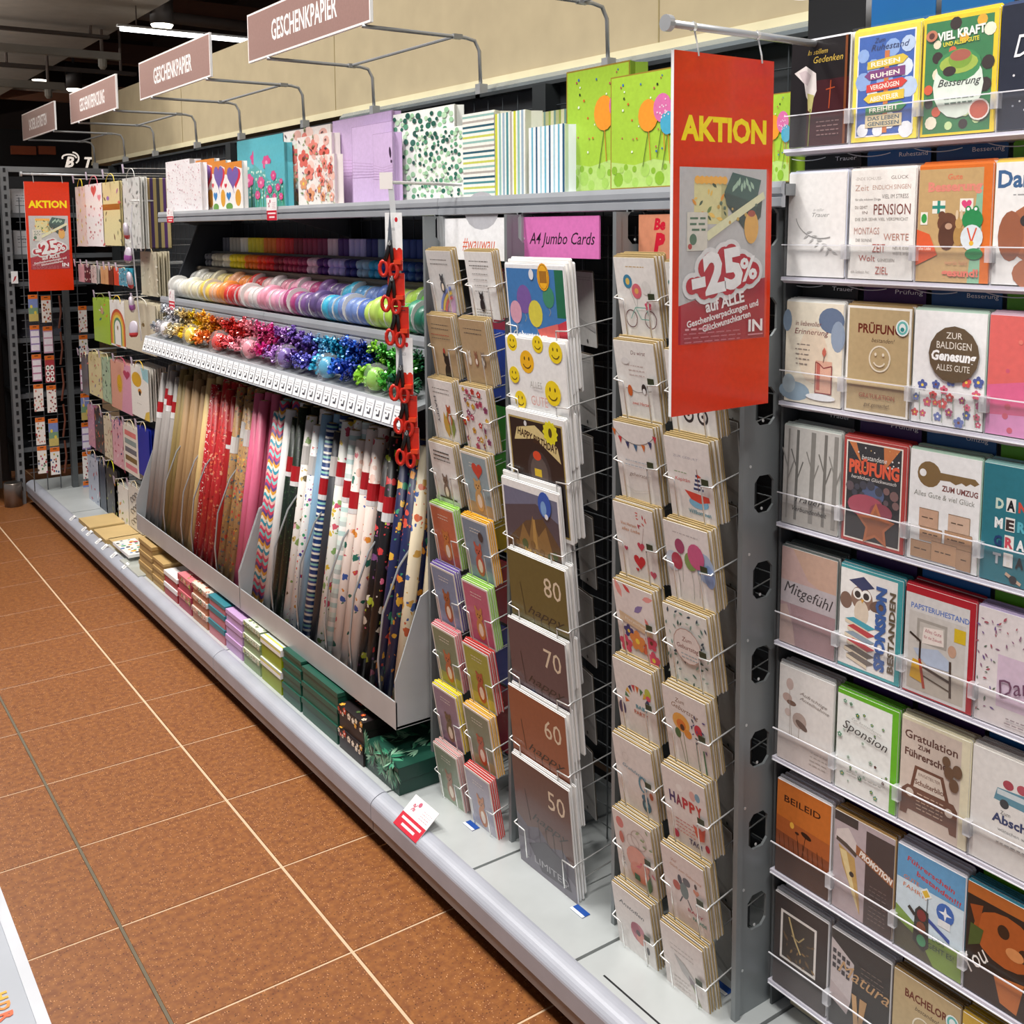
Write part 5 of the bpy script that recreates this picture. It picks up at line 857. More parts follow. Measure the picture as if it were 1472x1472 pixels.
def roll(x, y, z, mat, label, group, L=.70, lean=9, band=None, r=.0182):
    k = (mat.name, L)
    if k not in _R: _R[k] = roll_mesh(r, L, mat)
    o = bpy.data.objects.new('paper_roll', _R[k]); COL.objects.link(o)
    o.matrix_world = Matrix.Translation((x, y, z)) @ Matrix.Rotation(rad(rnd.uniform(-1.2, 1.2)), 4, 'X') @ Matrix.Rotation(rad(lean), 4, 'Y') @ Matrix.Rotation(rnd.uniform(0, 6), 4, 'Z')
    tag(o, label, 'wrapping paper', group)
    if band:
        for nm, z0, z1, c in {1: (('label_band', .53, .575, 'b01820'), ('label_band', .505, .53, 'e4e4e4')), 2: (('label_band', .50, .55, 'b01820'), ('label_band', .485, .50, 'e4e4e4')), 3: (('label_band', .50, .56, 'd8d6d2'),)}[band[0]]:
            kk = ('band', c, band)
            if kk not in _R: _R[kk] = MB().lathe([(r+.0007, z0+band[1]), (r+.0007, z1+band[1])], 12).mesh('label_band', pm(c, .35))
            ob(nm, _R[kk], o)
    kk = ('core', L)
    if kk not in _R: _R[kk] = MB().lathe([(.012, L-.01), (.012, L+.002)], 10).mesh('core', KRAFT)
    ob('core', _R[kk], o)
    return o
def rolls(seq, ya, yb, flip):
    n = len(seq); cnt = {}
    for i, (mt, nm, bt) in enumerate(seq):
        y = ya+(yb-ya)*(i+.5)/n
        cnt[nm] = cnt.get(nm, 0)+1; tot = sum(1 for q in seq if q[1] == nm)
        lab = nm+' wrapping paper roll in the metal tray'
        if tot > 1: lab = nm+' wrapping paper roll, '+('first', 'second', 'third', 'fourth')[cnt[nm]-1]+' from the left of its kind'
        band = (bt, .022*((i*7) % 4-1)+.001) if bt else None
        roll(1.312+.003*(i % 2), y, .309, mt, lab, 'front wrapping rolls', band=band, L=.70+.02*((i*5) % 3-1))
        roll(1.362+.004*(i % 3), y-.024, .309, mt, nm+' wrapping paper roll standing in the second row', 'second row of wrapping rolls', L=.72, lean=7, band=band)
rolls(RSEQ, 4.655, 3.50, 0); rolls(RSEQ2, 3.435, 2.395, 0)
for u, ys in ((TR2, (4.32, 4.10, 3.98, 3.72)), (TR1, (3.2, 3.0, 2.8, 2.64, 2.47))):      # curved wire separators
    for y in ys: MB().tube([(1.295, y, .33), (1.288, y, .45), (1.30, y-.01, .58), (1.345, y-.02, .70), (1.41, y-.02, .78), (1.5, y-.02, .8)], .0032, 6).build('wire_separator', pm('b4b8ba', .3, .5), u, True)
# ============================================================ GIFT BOXES ON THE DECK
def gbox(x, y0, y1, z, h, d, body, lid, label, lidh=.35, art=None, group='gift boxes on the bottom deck'):
    w = y0-y1; o = empty('gift_box', label, 'gift box', FR(x, (y0+y1)/2, z), group)
    MB().box(-w/2+.0025, w/2-.0025, .0025, d-.0025, 0, h*.97).build('box_body', body, o)
    MB().rbox(-w/2, w/2, 0, d, h*(1-lidh), h, .001).build('box_lid', lid, o)
    if art:
        a = Art(w, h*lidh); art(a); p = a.build('lid_print', o); p.location = (0, 0, h*(1-lidh))
        a = Art(w, d); art(a); p = a.build('lid_print', o); p.rotation_euler = (-PI/2, 0, 0); p.location = (0, 0, h)
    return o
def fl_art(bgc, cols, n=26, s=2): return lambda a: a.r(0, 0, 100, a.H, bgc).dots(n, cols, 4, 7, kind='f', seed=s)
def leafart(a):
    a.r(0, 0, 100, a.H, '1c4a3c')
    g = random.Random(5)
    for i in range(34):
        x, y = g.uniform(5, 95), g.uniform(2, a.H); a0 = g.uniform(0, 360)
        for q in range(5): a.leaf(x, y, 20, a0+q*14, g.choice(['5a9a7a', '2f7a5c', '8ab89a', '14302a', '3a8a6a']), .1)
KB = pm('b0905a', .7); WB = pm('e8e4e2', .5); RB_ = pm('a01820', .4); ROSE = pm('a83a50', .45); COP = pm('b06a48', .45); TEAL = pm('2f7a86', .45); DUSTY = pm('c0707a', .45); LIL = pm('c09cc8', .45); SAGE = pm('8ea47a', .5); LIME = pm('8a9a10', .4); DGR = pm('1c5040', .4); BLK = pm('1c1414', .4); DG2 = pm('0e3a30', .4)
def stack(px0, px1, hs, body, lid, nm, d=.13, x=1.255, art=None, alt=None, lidh=.35):
    y0, y1 = yl(px0, x, .2), yl(px1, x, .2); z = .1405
    for i, h in enumerate(hs):
        b_, l_ = (body, lid) if not alt or i % 2 == 0 else alt
        s_ = .004*((i*3) % 3)
        lab = nm+' gift box'+('' if len(hs) == 1 else ', '+(('bottom', 'second', 'third', 'top')[i] if i < len(hs)-1 else 'top')+' of its stack')
        gbox(x+.002*i, y0-s_, y1+s_*.5, z, h, d, b_, l_, lab, lidh, art); z += h+.0006
stack(199, 217.5, [.05, .048, .046], KB, KB, 'kraft brown', .12); stack(218.5, 234, [.04, .038, .034], KB, KB, 'narrow kraft brown', .11)
stack(235, 254, [.05, .046], RB_, WB, 'red gift box with white lid,'[:-1].replace('gift box ', ''), .13); stack(255.5, 274, [.07, .06], ROSE, ROSE, 'rose red floral', .14, art=fl_art('d87a80', ['f0d0b0', '8a9a4a', 'c8343a'], 14, 3), lidh=.4)
stack(275.5, 297, [.05, .046, .04], COP, WB, 'copper with floral lid', .13, art=fl_art('e2d2c4', ['b86a4a', 'c8907a', '6a7a4a'], 18, 5)); stack(299, 322, [.055, .05, .035], DUSTY, TEAL, 'dusty pink with teal lid', .13, alt=None)
stack(323.5, 347, [.05, .048, .04], LIL, LIL, 'lilac', .13); stack(349, 373, [.055, .05, .042], SAGE, SAGE, 'sage green with speckled lid', .13, art=fl_art('dcdcca', ['8ea47a', 'b8b89a', '6a7a58'], 26, 7), lidh=.32)
stack(374.5, 403.5, [.075, .07], LIME, WB, 'lime green with striped white lid', .14, art=hstripe(['eceae4', 'eceae4', 'd8cc5a', 'b8d0d0']), lidh=.3)
stack(405, 431, [.05, .042, .036, .028], DGR, DGR, 'slim dark green', .12); stack(433, 484, [.055, .05, .045], DGR, DGR, 'wide dark green', .17, lidh=.3)
stack(486, 521, [.06, .065], BLK, BLK, 'black with flowered lid', .16, art=fl_art('221a1c', ['c84a2a', 'e0a03a', '4a6a3a', 'e8d8c0'], 20, 11), lidh=.42)
y0, y1 = yl(520, 1.262, .2), yl(573, 1.262, .2)
gbox(1.262, y0, y1, .1405, .075, .24, DG2, DG2, 'large dark green gift box with jungle leaf lid', .5, leafart)
gbox(1.30, y0-.05, y1+.03, .2165, .06, .24, BLK, BLK, 'large black flowered gift box on the jungle leaf box', .4, fl_art('1a1416', ['8a2a1c', 'b84a2a', '3a4a2a'], 20, 4)) if 0 else None
# ============================================================ RIBBONS
def ramp_at(t, R_):
    t = max(0, min(.9999, t)); return R_[int(t*len(R_))]
SP = ['b9b8b4:silver grey', 'd6d4cc:off-white', 'd8d4c2:ivory', 'd8d0b0:cream', 'd8c88a:pale yellow', 'dcb850:yellow', 'd8a078:peach', 'd8823a:orange', 'c0302e:red', 'b02028:crimson', 'd8b0b0:pale rose', 'cfc4c4:white pink', 'd890a4:pink', 'd898ae:rose pink', 'c88aa8:mauve pink', 'a03a70:magenta', '74508a:purple', '5a4878:plum', '38a4c4:turquoise', '4a8ab8:azure', '6a82b8:denim blue', '4a64a8:blue', 'b0cc60:lime', '9cc048:light green', '5aa838:green', '3e8a6a:sea green', '1e6450:dark green']
n = 54
_S = {}
for u, a, b in ((U2, 2.37, 3.52), (U3, 3.53, 4.68)):
    for row in (1, 2, 3): MB().box(1.482+.09*row-.044, 1.482+.09*row+.044 if row < 3 else 1.775, a, b, MIDZ, MIDZ+.028*row).build('riser', pm('4a4e52', .5, .2), u)
for row in range(4):
    for i in range(n):
        nn = n
        t = (i+.5)/nn; col, nm = ramp_at(t+rnd.uniform(-.012, .012), SP).split(':')
        y = 4.63-(4.63-2.40)*t; rr = .041 if (i*7+row) % 5 else .047; wd = .0175
        k = (col, rr)
        if k not in _S: _S[k] = (MB().lathe([(rr*.93, -wd), (rr, -wd*.7), (rr, wd*.7), (rr*.93, wd)], 18, 'y').mesh('ribbon_spool', pm(col, .38, coat=.2), True), MB().lathe([(rr*.55, -wd*1.12), (rr*1.01, -wd*1.1), (rr*1.01, -wd*1.0), (rr*.55, -wd*1.0)], 16, 'y').mesh('flange', pm('dcdad6', .35)))
        o = ob('ribbon_spool', _S[k][0]); o.location = (1.482+.09*row, y, MIDZ+rr+.001+.028*row)
        o.rotation_euler = (0, rnd.uniform(0, 3), rad(rnd.uniform(-5, 5)))
        tag(o, '%s ribbon spool in the %s row of the middle shelf' % (nm, ('front', 'second', 'third', 'rear')[row]), 'ribbon', 'ribbon spools on the middle shelf')
        (i+row) % 2 == 0 and ob('flange', _S[k][1], o)
BW = ['b8bcc4:silver', 'd0ccd0:pearl white', 'd0c4a0:champagne', 'c8a860:pale gold', 'e8c81e:yellow', 'e8a82a:golden', 'e0782a:orange', 'b85a3a:copper', 'd0302a:red', 'd85a64:coral', 'e08a9a:light pink', 'd8508a:rose', 'd82a88:hot pink', 'a06ab8:lilac', '6a4aa0:purple', '5a58b8:violet', '6ab0d8:sky blue', '2a9ac0:turquoise', '2a62c8:royal blue', '1e3a9a:navy', '8ac83a:lime', '4aa83a:green', '2a6a4a:dark green']
def bow_mesh(mat, sd):
    g = random.Random(sd); m = MB(); r = .034
    for i in range(44):
        th = g.uniform(0, 2*PI); ph = math.acos(g.uniform(-.35, 1)); d = Vector((math.sin(ph)*math.cos(th), math.sin(ph)*math.sin(th), math.cos(ph))); s_ = d.cross(Vector((.2, .5, .84))); s_.normalize(); u = d.cross(s_)
        L = r*g.uniform(.8, 1.15); wv = .0038; pts = [d*(L*a)+u*(L*b) for a, b in ((.15, .0), (.6, .16), (.95, .12), (1.0, 0), (.92, -.12), (.55, -.14), (.1, 0))]
        vs = []
        for p in pts: vs += [p+s_*wv, p-s_*wv]
        m.add(vs, [(2*q, 2*q+1, 2*q+3, 2*q+2) for q in range(len(pts)-1)])
    return m.mesh('ribbon_bow', mat)
def egg_mesh(mat): return MB().lathe([(.004, -.033), (.018, -.029), (.026, -.017), (.029, 0), (.025, .017), (.016, .029), (.004, .033)], 12, 'z').mesh('ribbon_egg', mat, True)
_B = {}
FOIL = glassy('cellophane', (1, 1, 1), .10, .05)
_B['foil'] = MB().lathe([(.012, -.04), (.03, -.036), (.0365, -.01), (.0365, .012), (.030, .034), (.010, .044)], 9, 'z').mesh('cellophane_wrap', FOIL, False)
for row in range(5):
    nn = 36
    for i in range(nn):
        t = (i+.5)/nn; col, nm = ramp_at(t+rnd.uniform(-.015, .015), BW).split(':')
        y = 4.63-(4.63-2.41)*t; x = 1.382+.062*row; z = LOWZ+.1*(x-1.352)/.393+(.036 if row == 0 else .046)+rnd.uniform(0, .014)*(row > 0)
        if row == 0 and i % 5 == 2:
            if ('e', col) not in _B: _B[('e', col)] = egg_mesh(pm(col, .25, coat=.4))
            o = ob('ribbon_egg', _B[('e', col)]); tag(o, '%s curling ribbon egg in the front row above the price labels' % nm, 'ribbon', 'curling ribbon eggs')
            ob('cellophane_wrap', _B['foil'], o)
        else:
            k = ('b', col, i % 2)
            if k not in _B: _B[k] = bow_mesh(pm(col, .22, .25, coat=.5), hash((len(_B))) % 99)
            o = ob('ribbon_bow', _B[k]); tag(o, 'shiny %s ribbon bow in row %s of the sloping shelf' % (nm, ('one', 'two', 'three', 'four', 'five')[row]), 'ribbon bow', 'ribbon bows on the sloping shelf')
        if 0: pass
        if row in (1, 2):
            o2 = ob('ribbon_bow', _B[k]); tag(o2, 'shiny %s ribbon bow piled on row %s of the sloping shelf' % (nm, ('two', 'three')[row-1]), 'ribbon bow', 'ribbon bows on the sloping shelf'); o2.location = (x-.02, y+.02, z+.036); o2.rotation_euler = (rnd.uniform(-.6, .6), rnd.uniform(-.6, .6), rnd.uniform(0, 6)); o2.scale = (.8, .8, .8)
        o.location = (x, y, z); o.rotation_euler = (rnd.uniform(-.4, .4), rnd.uniform(-.4, .4), rnd.uniform(0, 6))
# small rolls on the two narrow shelves at the back
SM = ['3a3a40:charcoal', '8a8478:taupe', 'b8b4aa:light grey', 'c8b428:yellow', 'd8b020:golden yellow', 'd06a1e:orange', 'c83a1e:orange red', 'b01c20:red', '6a1424:dark red', '7a1c38:wine red', '6a1c3e:burgundy', 'b8a0a8:pale pink', '3e1c5a:purple', '9a90b8:lavender', '22205a:indigo', '7a8a98:blue grey', '2a7a98:teal blue', '1c2e6a:dark blue', '1c3a7a:blue', '14205a:navy', '3a6a1c:moss green', '4a9a2a:grass green', '1c4a2a:bottle green']
up = {}; 
for i in range(52):
    t = (i+.5)/52; col, nm = ramp_at(t, SM).split(':'); col = ''.join('%02x' % min(255, int(int(col[q:q+2], 16)*1.25+14)) for q in (0, 2, 4)); y = 4.60-(4.60-2.40)*t
    if col not in up: up[col] = (MB().lathe([(.017, 0), (.0185, .004), (.0185, .058), (.017, .062)], 12).mesh('ribbon_roll', pm(col, .5), True), MB().lathe([(.004, -.03), (.013, -.026), (.0165, -.01), (.0165, .01), (.013, .026), (.004, .03)], 10, 'x').mesh('ribbon_ball', pm(col, .45), True))
    o = ob('ribbon_roll', up[col][0]); o.location = (1.69, y, 1.5012); tag(o, 'small upright %s ribbon roll on the highest back shelf' % nm, 'ribbon', 'upright ribbon rolls at the back')
    for q in range(2):
        o = ob('ribbon_ball', up[col][1]); o.location = (1.62, y+rnd.uniform(-.003, .003), 1.4375+.0165+.027*q); o.rotation_euler = (0, 0, rnd.uniform(-.2, .2)); tag(o, 'small oval %s ribbon ball on the narrow back shelf' % nm, 'ribbon', 'oval ribbon balls at the back')
# ============================================================ CLIP STRIPS
def lerp(a, b, t): return a+(b-a)*t
st0, st1 = at(561, 285, X=1.25), at(596, 655, X=1.285)
cs = empty('clip_strip', 'grey clip strip hung with red scissors in front of the ribbons', 'clip strip', Matrix.Translation((0, 0, 0)))
MB().tube([at(556, 262, X=1.25), at(575, 262.5, X=1.29), Vector((1.44, st0.y-.02, at(650, 266, X=1.43).z))], .004, 6).build('arm', WIRE, cs)
d_ = Vector((math.cos(rad(-45)), math.sin(rad(-45)), 0))
MB().add([st0-d_*.007+Vector((.004, .004, .03)), st0+d_*.007+Vector((.004, .004, .03)), st1+d_*.007+Vector((.004, .004, 0)), st1-d_*.007+Vector((.004, .004, 0))], [(3, 2, 1, 0)]).build('strip', pm('c4c6c8', .3), cs)
MB().box(-.016, .016, -.001, .001, 0, .04).build('header_tag', pm('e8e2de', .5), cs).matrix_world = FR(st0.x-.004, st0.y+.012, st0.z+.022, yaw=45)
scm = {}
hd = MB()
for k, q in enumerate((-1, 1)):
    cx, cz = q*.0125-.004, .008-.006*k
    hd.tube([(cx+.0095*math.cos(2*PI*i/14), -.008, cz+.0175*math.sin(2*PI*i/14)) for i in range(14)], .0048, 6, True)
scm['h'] = hd.mesh('handles', pm('c82a1c', .35), True)
bl = MB(); bl.tube([(-.012, -.008, .026), (-.005, -.008, .05), (-.001, -.008, .07)], .0052, 6); bl.tube([(.006, -.008, .022), (.004, -.008, .05), (.0, -.008, .075)], .0048, 6); bl.lathe([(.004, -.014), (.004, -.004)], 10, 'y', (.001, 0, .062))
scm['g'] = bl.mesh('grips', pm('17171a', .4), True)
scm['b'] = MB().add([(-.006, -.007, .07), (.006, -.007, .07), (.001, -.007, .15), (-.006, -.005, .07), (.006, -.005, .07), (.001, -.005, .15)], [(0, 1, 2), (5, 4, 3), (0, 3, 4, 1), (1, 4, 5, 2), (2, 5, 3, 0)]).mesh('blades', pm('9a9ea2', .25, .9))
for k, (py, full) in enumerate(((378, 1), (428, 0), (476, 0), (556, 1), (604, 0), (650, 0))):
    t = (py-285)/(655-285); p = lerp(st0, st1, t); h = .135 if full else .075
    o = empty('scissors_pack', ('topmost', 'second', 'third', 'fourth', 'fifth', 'lowest')[k]+' red-handled scissors pack on the clip strip', 'scissors', FR(p.x-.006-.003*(k % 2), p.y, p.z-.012, yaw=45), 'scissors on the clip strip')
    MB().rbox(-.021, .021, 0, .001, -.004, h, .003).build('backing_card', WHITE, o)
    a = Art(.042, h+.004, 'd6301c'); 
    if full: a.r(0, 120, 100, a.H, 'efefef'); [a.e(x, 122, 12, 9, 'd6301c') for x in (18, 50, 82)]; a.e(66, a.H-40, 9, 14, 'c81c2a').scr(12, 60, a.H-90, '9a9aa0', 2, 9, 3)
    else: a.r(0, a.H-34, 100, a.H, 'b82a1c').scr(14, 80, a.H-24, '3a3436', 1, h=5)
    p_ = a.build('print', o, y=-.0006); p_.location = (0, 0, -.004)
    for kk, nm in (('h', 'handles'), ('g', 'grips'), ('b', 'blades')):
        if kk != 'b' or full: ob(nm, scm[kk], o).location = (-.008, 0, -.006)
    MB().box(.002, .02, -.013, -.001, .012, .022).build('clip', pm('d8401c', .35), o)
c0, c1 = at(188, 328, X=1.36), at(200, 490, X=1.36)
cs2 = empty('clip_strip', 'clip strip of white bagged sweets between the hanging gift bags', 'clip strip', Matrix.Translation((0, 0, 0)))
MB().tube([c0+Vector((.01, 0, .1)), c0, c1+Vector((.01, 0, 0))], .003, 5).build('strip', pm('c8c8cc', .3), cs2)
MB().tube([c0+Vector((0, 0, .12)), c0+Vector((.42, 0, .125))], .004, 6).build('arm', WIRE, cs2)
bgm = MB().lathe([(.006, -.036), (.022, -.032), (.033, -.014), (.033, .012), (.024, .03), (.008, .036)], 10).mesh('sweet_bag', pm('bdb4c0', .2, coat=.6), True)
bnm = MB().lathe([(.0325, -.022), (.0345, -.014), (.0345, -.004), (.0325, .002)], 10).mesh('label_band', pm('8a4a8a', .4))
bnm2 = MB().lathe([(.02, -.036), (.03, -.028), (.0325, -.018)], 10).mesh('label_band', pm('b83a3a', .4))
for k in range(5):
    p = lerp(c0, c1, (k+.1)/4.6); o = ob('sweet_bag', bgm); o.scale = (.4, 1.0, 1.0); o.location = p+Vector((-.02, 0, 0)); o.rotation_euler = (rnd.uniform(-.2, .2), rnd.uniform(-.2, .2), rnd.uniform(-.4, .4))
    tag(o, ('topmost', 'second', 'third', 'fourth', 'lowest')[k]+' white sweet bag on the hanging clip strip', 'sweet bag', 'sweet bags on the clip strip'); ob('label_band', bnm if k % 2 else bnm2, o)
# ============================================================ HANGING GIFT BAGS (far unit)
def hook(x, y, z):
    o = empty('peg_hook', 'thin metal peg hook with lilac tag above row %s of hanging bags' % HR, 'hook', Matrix.Translation((0, 0, 0)), 'peg hooks of the far unit')
    MB().tube([(XB-.01, y, z+.006), (x+.01, y, z), (x-.015, y, z), (x-.022, y, z+.01)], .0022, 5).build('rod', WIRE, o)
    MB().add([(x-.02, y-.012, z-.022), (x-.02, y+.012, z-.022), (x-.024, y+.016, z+.018), (x-.024, y-.016, z+.018), (x-.023, y, z-.004)], [(0, 1, 4), (1, 2, 4), (2, 3, 4), (3, 0, 4)]).build('tag', pm('c3b6c8', .4), o)
def hb(px0, px1, py0, py1, col, art, label, X=1.40, n=2, handle='d8c8a0', d=.012):
    pm_ = (px0+px1)/2; t0 = at(pm_, py0, X=X); z0 = at(pm_, py1, X=X).z; yy = (py0+py1)/2
    y0, y1 = at(px0, yy, X=X).y, at(px1, yy, X=X).y
    h = t0.z-z0; w = max(.04, y0-y1); y = (y0+y1)/2
    gift_bag(FR(X, y, z0), w, h, d, col, art, label, 'hanging gift bags', handle, vH=150)
    hook(X-.01, y, t0.z+h*.13)
    for i in range(n):
        o = ob('gift_bag', bag_body(w, h, d, pm(col, .5)), None, FR(X+.022*(i+1), y-.004*i, z0+.003*i)); tag(o, 'spare bag on the same hook behind the '+label.split(' hanging')[0], 'gift bag', 'spare hanging gift bags')
P_ = lambda c: (lambda a: a.r(0, 0, 100, a.H, c))
def art_hearts(a): a.r(0, 0, 100, a.H, 'f0eaea').heart(50, a.H-16, 16, 'd8605a').heart(80, a.H-34, 10, 'e08a94').dots(22, ['c8485a', 'e0a0a8', 'b03a50'], 2.5, 5, y1=100, kind='h', seed=2)
def art_butter(a): a.r(0, 0, 100, a.H, 'd8cc98').r(0, 84, 100, 98, '9a5a22').dots(12, ['7a5a3a', 'a86a9a', 'c8605a', '5a5a3a'], 6, 10, kind='l', seed=3).e(34, 112, 8, 5, '8a6ab0')
def art_gfl(a): a.r(0, 0, 100, a.H, 'd0d0cc').dots(40, ['a8aaa6', 'e6e6e2', '8a8c8a'], 4, 8, kind='l', seed=4)
def art_dk(c, q): return lambda a: a.r(0, 0, 100, a.H, c).dots(26, q, 4, 7, kind='l', seed=5)
def art_lime(a): a.r(0, 0, 100, a.H, 'a2c23a').dots(6, ['d8783a', '3a6a7a', 'e8e0d0'], 7, 10, 40, 80, 84, 130, 'l', 3).r(48, 100, 64, 120, 'c89a7a')
def art_rain(a):
    a.r(0, 0, 100, a.H, 'ece8e2')
    for r, c in ((62, 'c8583a'), (52, 'dc9a3a'), (43, 'e0c85a'), (34, '5a8a6a'), (25, 'ece8e2')): a.e(50, 62, r*.8, r, c, n=24).r(50-r*.8, 6, 50+r*.8, 62, c)
    a.e(50, 62, 4, 8, '8a6a3a')
def art_cream(a): a.r(0, 0, 100, a.H, 'd2c8b0').e(62, 86, 4, 6, '7a6232').arc(70, 80, 14, 20, 100, 200, 1, 'a89a7a')
def art_peach(a): a.r(0, 0, 100, a.H, 'dca08a').p([(50, 0), (100, 0), (100, a.H), (70, a.H)], 'd89ab0').e(44, 84, 12, 28, 'd8a81e').smile(42, 76, 9, 'd8a81e').heart(80, 120, 16, 'b03a5a')
def art_bee(a): a.r(0, 0, 100, a.H, 'eae6de').e(34, 110, 28, 22, 'd8a82a').p([(60, a.H), (100, a.H), (100, 110), (70, 118)], '9ac8d0').e(50, 78, 10, 8, 'c8861e').e(50, 72, 6, 7, '2a221c').p([(70, 0), (100, 0), (100, 30), (80, 22)], 'd8b850').scr(30, 60, 40, 'b8b0a8', 1)
def art_stripcard(a): a.r(0, 0, 100, a.H, 'e4dcd0'); [a.r(12, 12+i*26, 88, 28+i*26, c) for i, c in enumerate(('d8808a', '7a6238', '6a6a72', '8a9a98', 'dc7a78'))]
def art_leafy(a): a.r(0, 0, 100, a.H, 'eae8e2').dots(12, ['8ab83a', 'd8923a', '9a7a4a', '6a8a3a'], 7, 11, kind='l', seed=8)
def art_script(a): a.r(0, 0, 100, a.H, 'dcd8d0'); [a.arc(30+20*(i % 3), 20+i*13, 14, 7, 0, 300, 3, '3a3632') for i in range(9)]
def mix(c, q, sd): return lambda a: a.r(0, 0, 100, a.H, c).dots(22, q, 5, 10, kind='l' if sd % 2 else 'e', seed=sd)
for i in range(9):      # long bottle bags seen from the side, purple and gold by turns
    px = 205+i*4.6; c = ('3a3a34', '4a2a5e', 'a8905e', '35204a', '8a7a4a', '2e2a2c', '9a8a5a', '4a2a5e', 'b8a878')[i]
    p0, p1 = at(px, 256, X=1.43+.012*i), at(px, 357, X=1.43+.012*i)
    o = MB().rbox(-.045, .045, 0, .014, 0, p0.z-p1.z, .004).build('gift_bag', pm(c, .4), None, M=FR(p1.x, p1.y-.01, p1.z, yaw=-20)); tag(o, '%s tall bottle bag hanging left of the top shelf' % ('charcoal', 'dark purple', 'old gold', 'deep violet', 'bronze', 'black', 'pale gold', 'plum purple', 'beige gold')[i], 'gift bag', 'dark bottle bags')
HR = 'one'
hb(110, 124, 268, 354, 'e0b8b0', mix('e4d0c8', ['e0c83a', 'd8988a'], 3), 'narrow pale pink bottle bag hanging under the rail', handle='e8d020')
hb(124, 149, 264, 354, 'e8e0e0', art_hearts, 'white bottle bag with red hearts hanging under the rail', handle='d86a78'); hb(148, 173, 261, 353, 'cfc290', art_butter, 'yellow bottle bag with butterflies hanging under the rail', n=1, handle='d8c04a')
hb(178, 202, 255, 357, 'cfcfca', art_gfl, 'grey white leafy bottle bag hanging under the rail', n=1, handle='c8c8c4')
HR = 'two'
for a, b, c, nm in ((113, 121, 'd8a0a8', 'pink'), (122, 130, '2a2a3a', 'black and white'), (131, 139, 'c8c4c0', 'light grey'), (145, 156, 'c8a070', 'tan'), (156, 163, '4a2e1c', 'dark brown'), (164, 171, 'd0482e', 'orange red'), (171, 184, '3a9ab0', 'cyan')):
    hb(a, b, 380+(a-113)*.1, 405+(a-113)*.1, c, mix(c, ['f0e8e0', '3a3436'], a % 4+2) if nm in ('cyan', 'black and white', 'light grey') else P_(c), nm+' small gift bag hanging in the second row', n=1)
HR = 'three'
hb(135, 158, 430, 492, 'a2c23a', art_lime, 'lime green gift bag hanging in the third row', handle='6a6a2a'); hb(159, 180, 433, 498, 'e2ded6', art_rain, 'white gift bag with a rainbow hanging in the third row', handle='e0b82a'); hb(180, 224, 436, 506, 'd2c8b0', art_cream, 'large cream gift bag hanging in the third row', n=3, handle='e0dcd0')
hb(203, 226, 362, 425, 'c8c0a8', mix('c8c0a8', ['b0a890', 'dcd6c4'], 3), 'beige fabric bag hanging beside the ribbons', X=1.44, n=2)
HR = 'four'
hb(118, 127, 512, 566, '3a3a40', P_('5a5c62'), 'dark grey slim bag hanging in the fourth row', n=1); hb(128, 147, 510, 569, 'd8cc98', mix('d8cc98', ['c86a5a', '8a7a9a', 'a8a05a'], 5), 'pale yellow patterned bag hanging in the fourth row'); hb(147, 160, 516, 577, 'a8c0a0', mix('a8c0a0', ['3a5a4a', '24382e', '5a7a5a'], 7), 'mint leafy bag hanging in the fourth row'); hb(160, 189, 522, 590, 'd8a098', art_peach, 'peach and pink smiley bag hanging in the fourth row', handle='b03a5a'); hb(189, 214, 528, 600, 'e0dcd4', art_bee, 'white bee gift bag hanging in the fourth row', n=3, handle='d8b020')
HR = 'five'
hb(127, 136, 584, 641, 'c07a9a', mix('c890a8', ['8a6a9a', 'e0b0b8'], 5), 'pink striped slim bag hanging in the fifth row', n=1); hb(137, 149, 590, 649, '2a2a30', mix('26262c', ['c8503a', '3a8a9a', 'd88a4a'], 7), 'dark multicoloured bag hanging in the fifth row', n=1); hb(150, 162, 601, 658, 'd8ccb0', mix('d8ccb0', ['8a5a3a', 'a83a34', '6a5a3a'], 3), 'cream patterned bag hanging in the fifth row', n=1); hb(162, 178, 608, 670, 'd8a0b0', mix('dca8b4', ['b03a5a', 'e8d8d8', '2a3a7a'], 5), 'pink patterned bag hanging in the fifth row', n=1, handle='1e2a6a'); hb(178, 199, 613, 681, 'e0d8cc', art_stripcard, 'cream bag with coloured bars hanging in the fifth row', n=1); hb(199, 215, 616, 684, '1a2a9a', P_('1c2e9c'), 'plain royal blue bag hanging in the fifth row', n=1)
HR = 'six'
hb(128, 144, 660, 745, 'a8b0c4', mix('b4bccc', ['b83a4a', 'e4e6ea', '6a7a9a'], 5), 'grey blue bag with red motifs hanging lowest', n=1); hb(143, 154, 668, 748, '223040', P_('24344a'), 'dark navy pleated bag hanging lowest', n=2); hb(153, 170, 674, 758, '26282a', mix('2a2c2e', ['8a8a3a', '5a5c5a'], 3), 'black bag with yellow cord hanging lowest', n=2, handle='d8d81e'); hb(166, 185, 698, 766, 'e4e2dc', art_leafy, 'white bag with green and orange leaves hanging lowest', n=1); hb(186, 203, 700, 761, 'd8d4cc', art_script, 'white bag with black script hanging lowest', n=1)
# front rail of the hanging section
rl = empty('display_rail', 'slim metal rail in front of the hanging gift bags', 'rail', Matrix.Translation((0, 0, 0)))
q0, q1 = at(195, 298, X=1.40), at(250, 300, X=1.43)
MB().tube([q0, q0+Vector((.3, 0, 0))], .005, 8).build('rod', WIRE, rl)
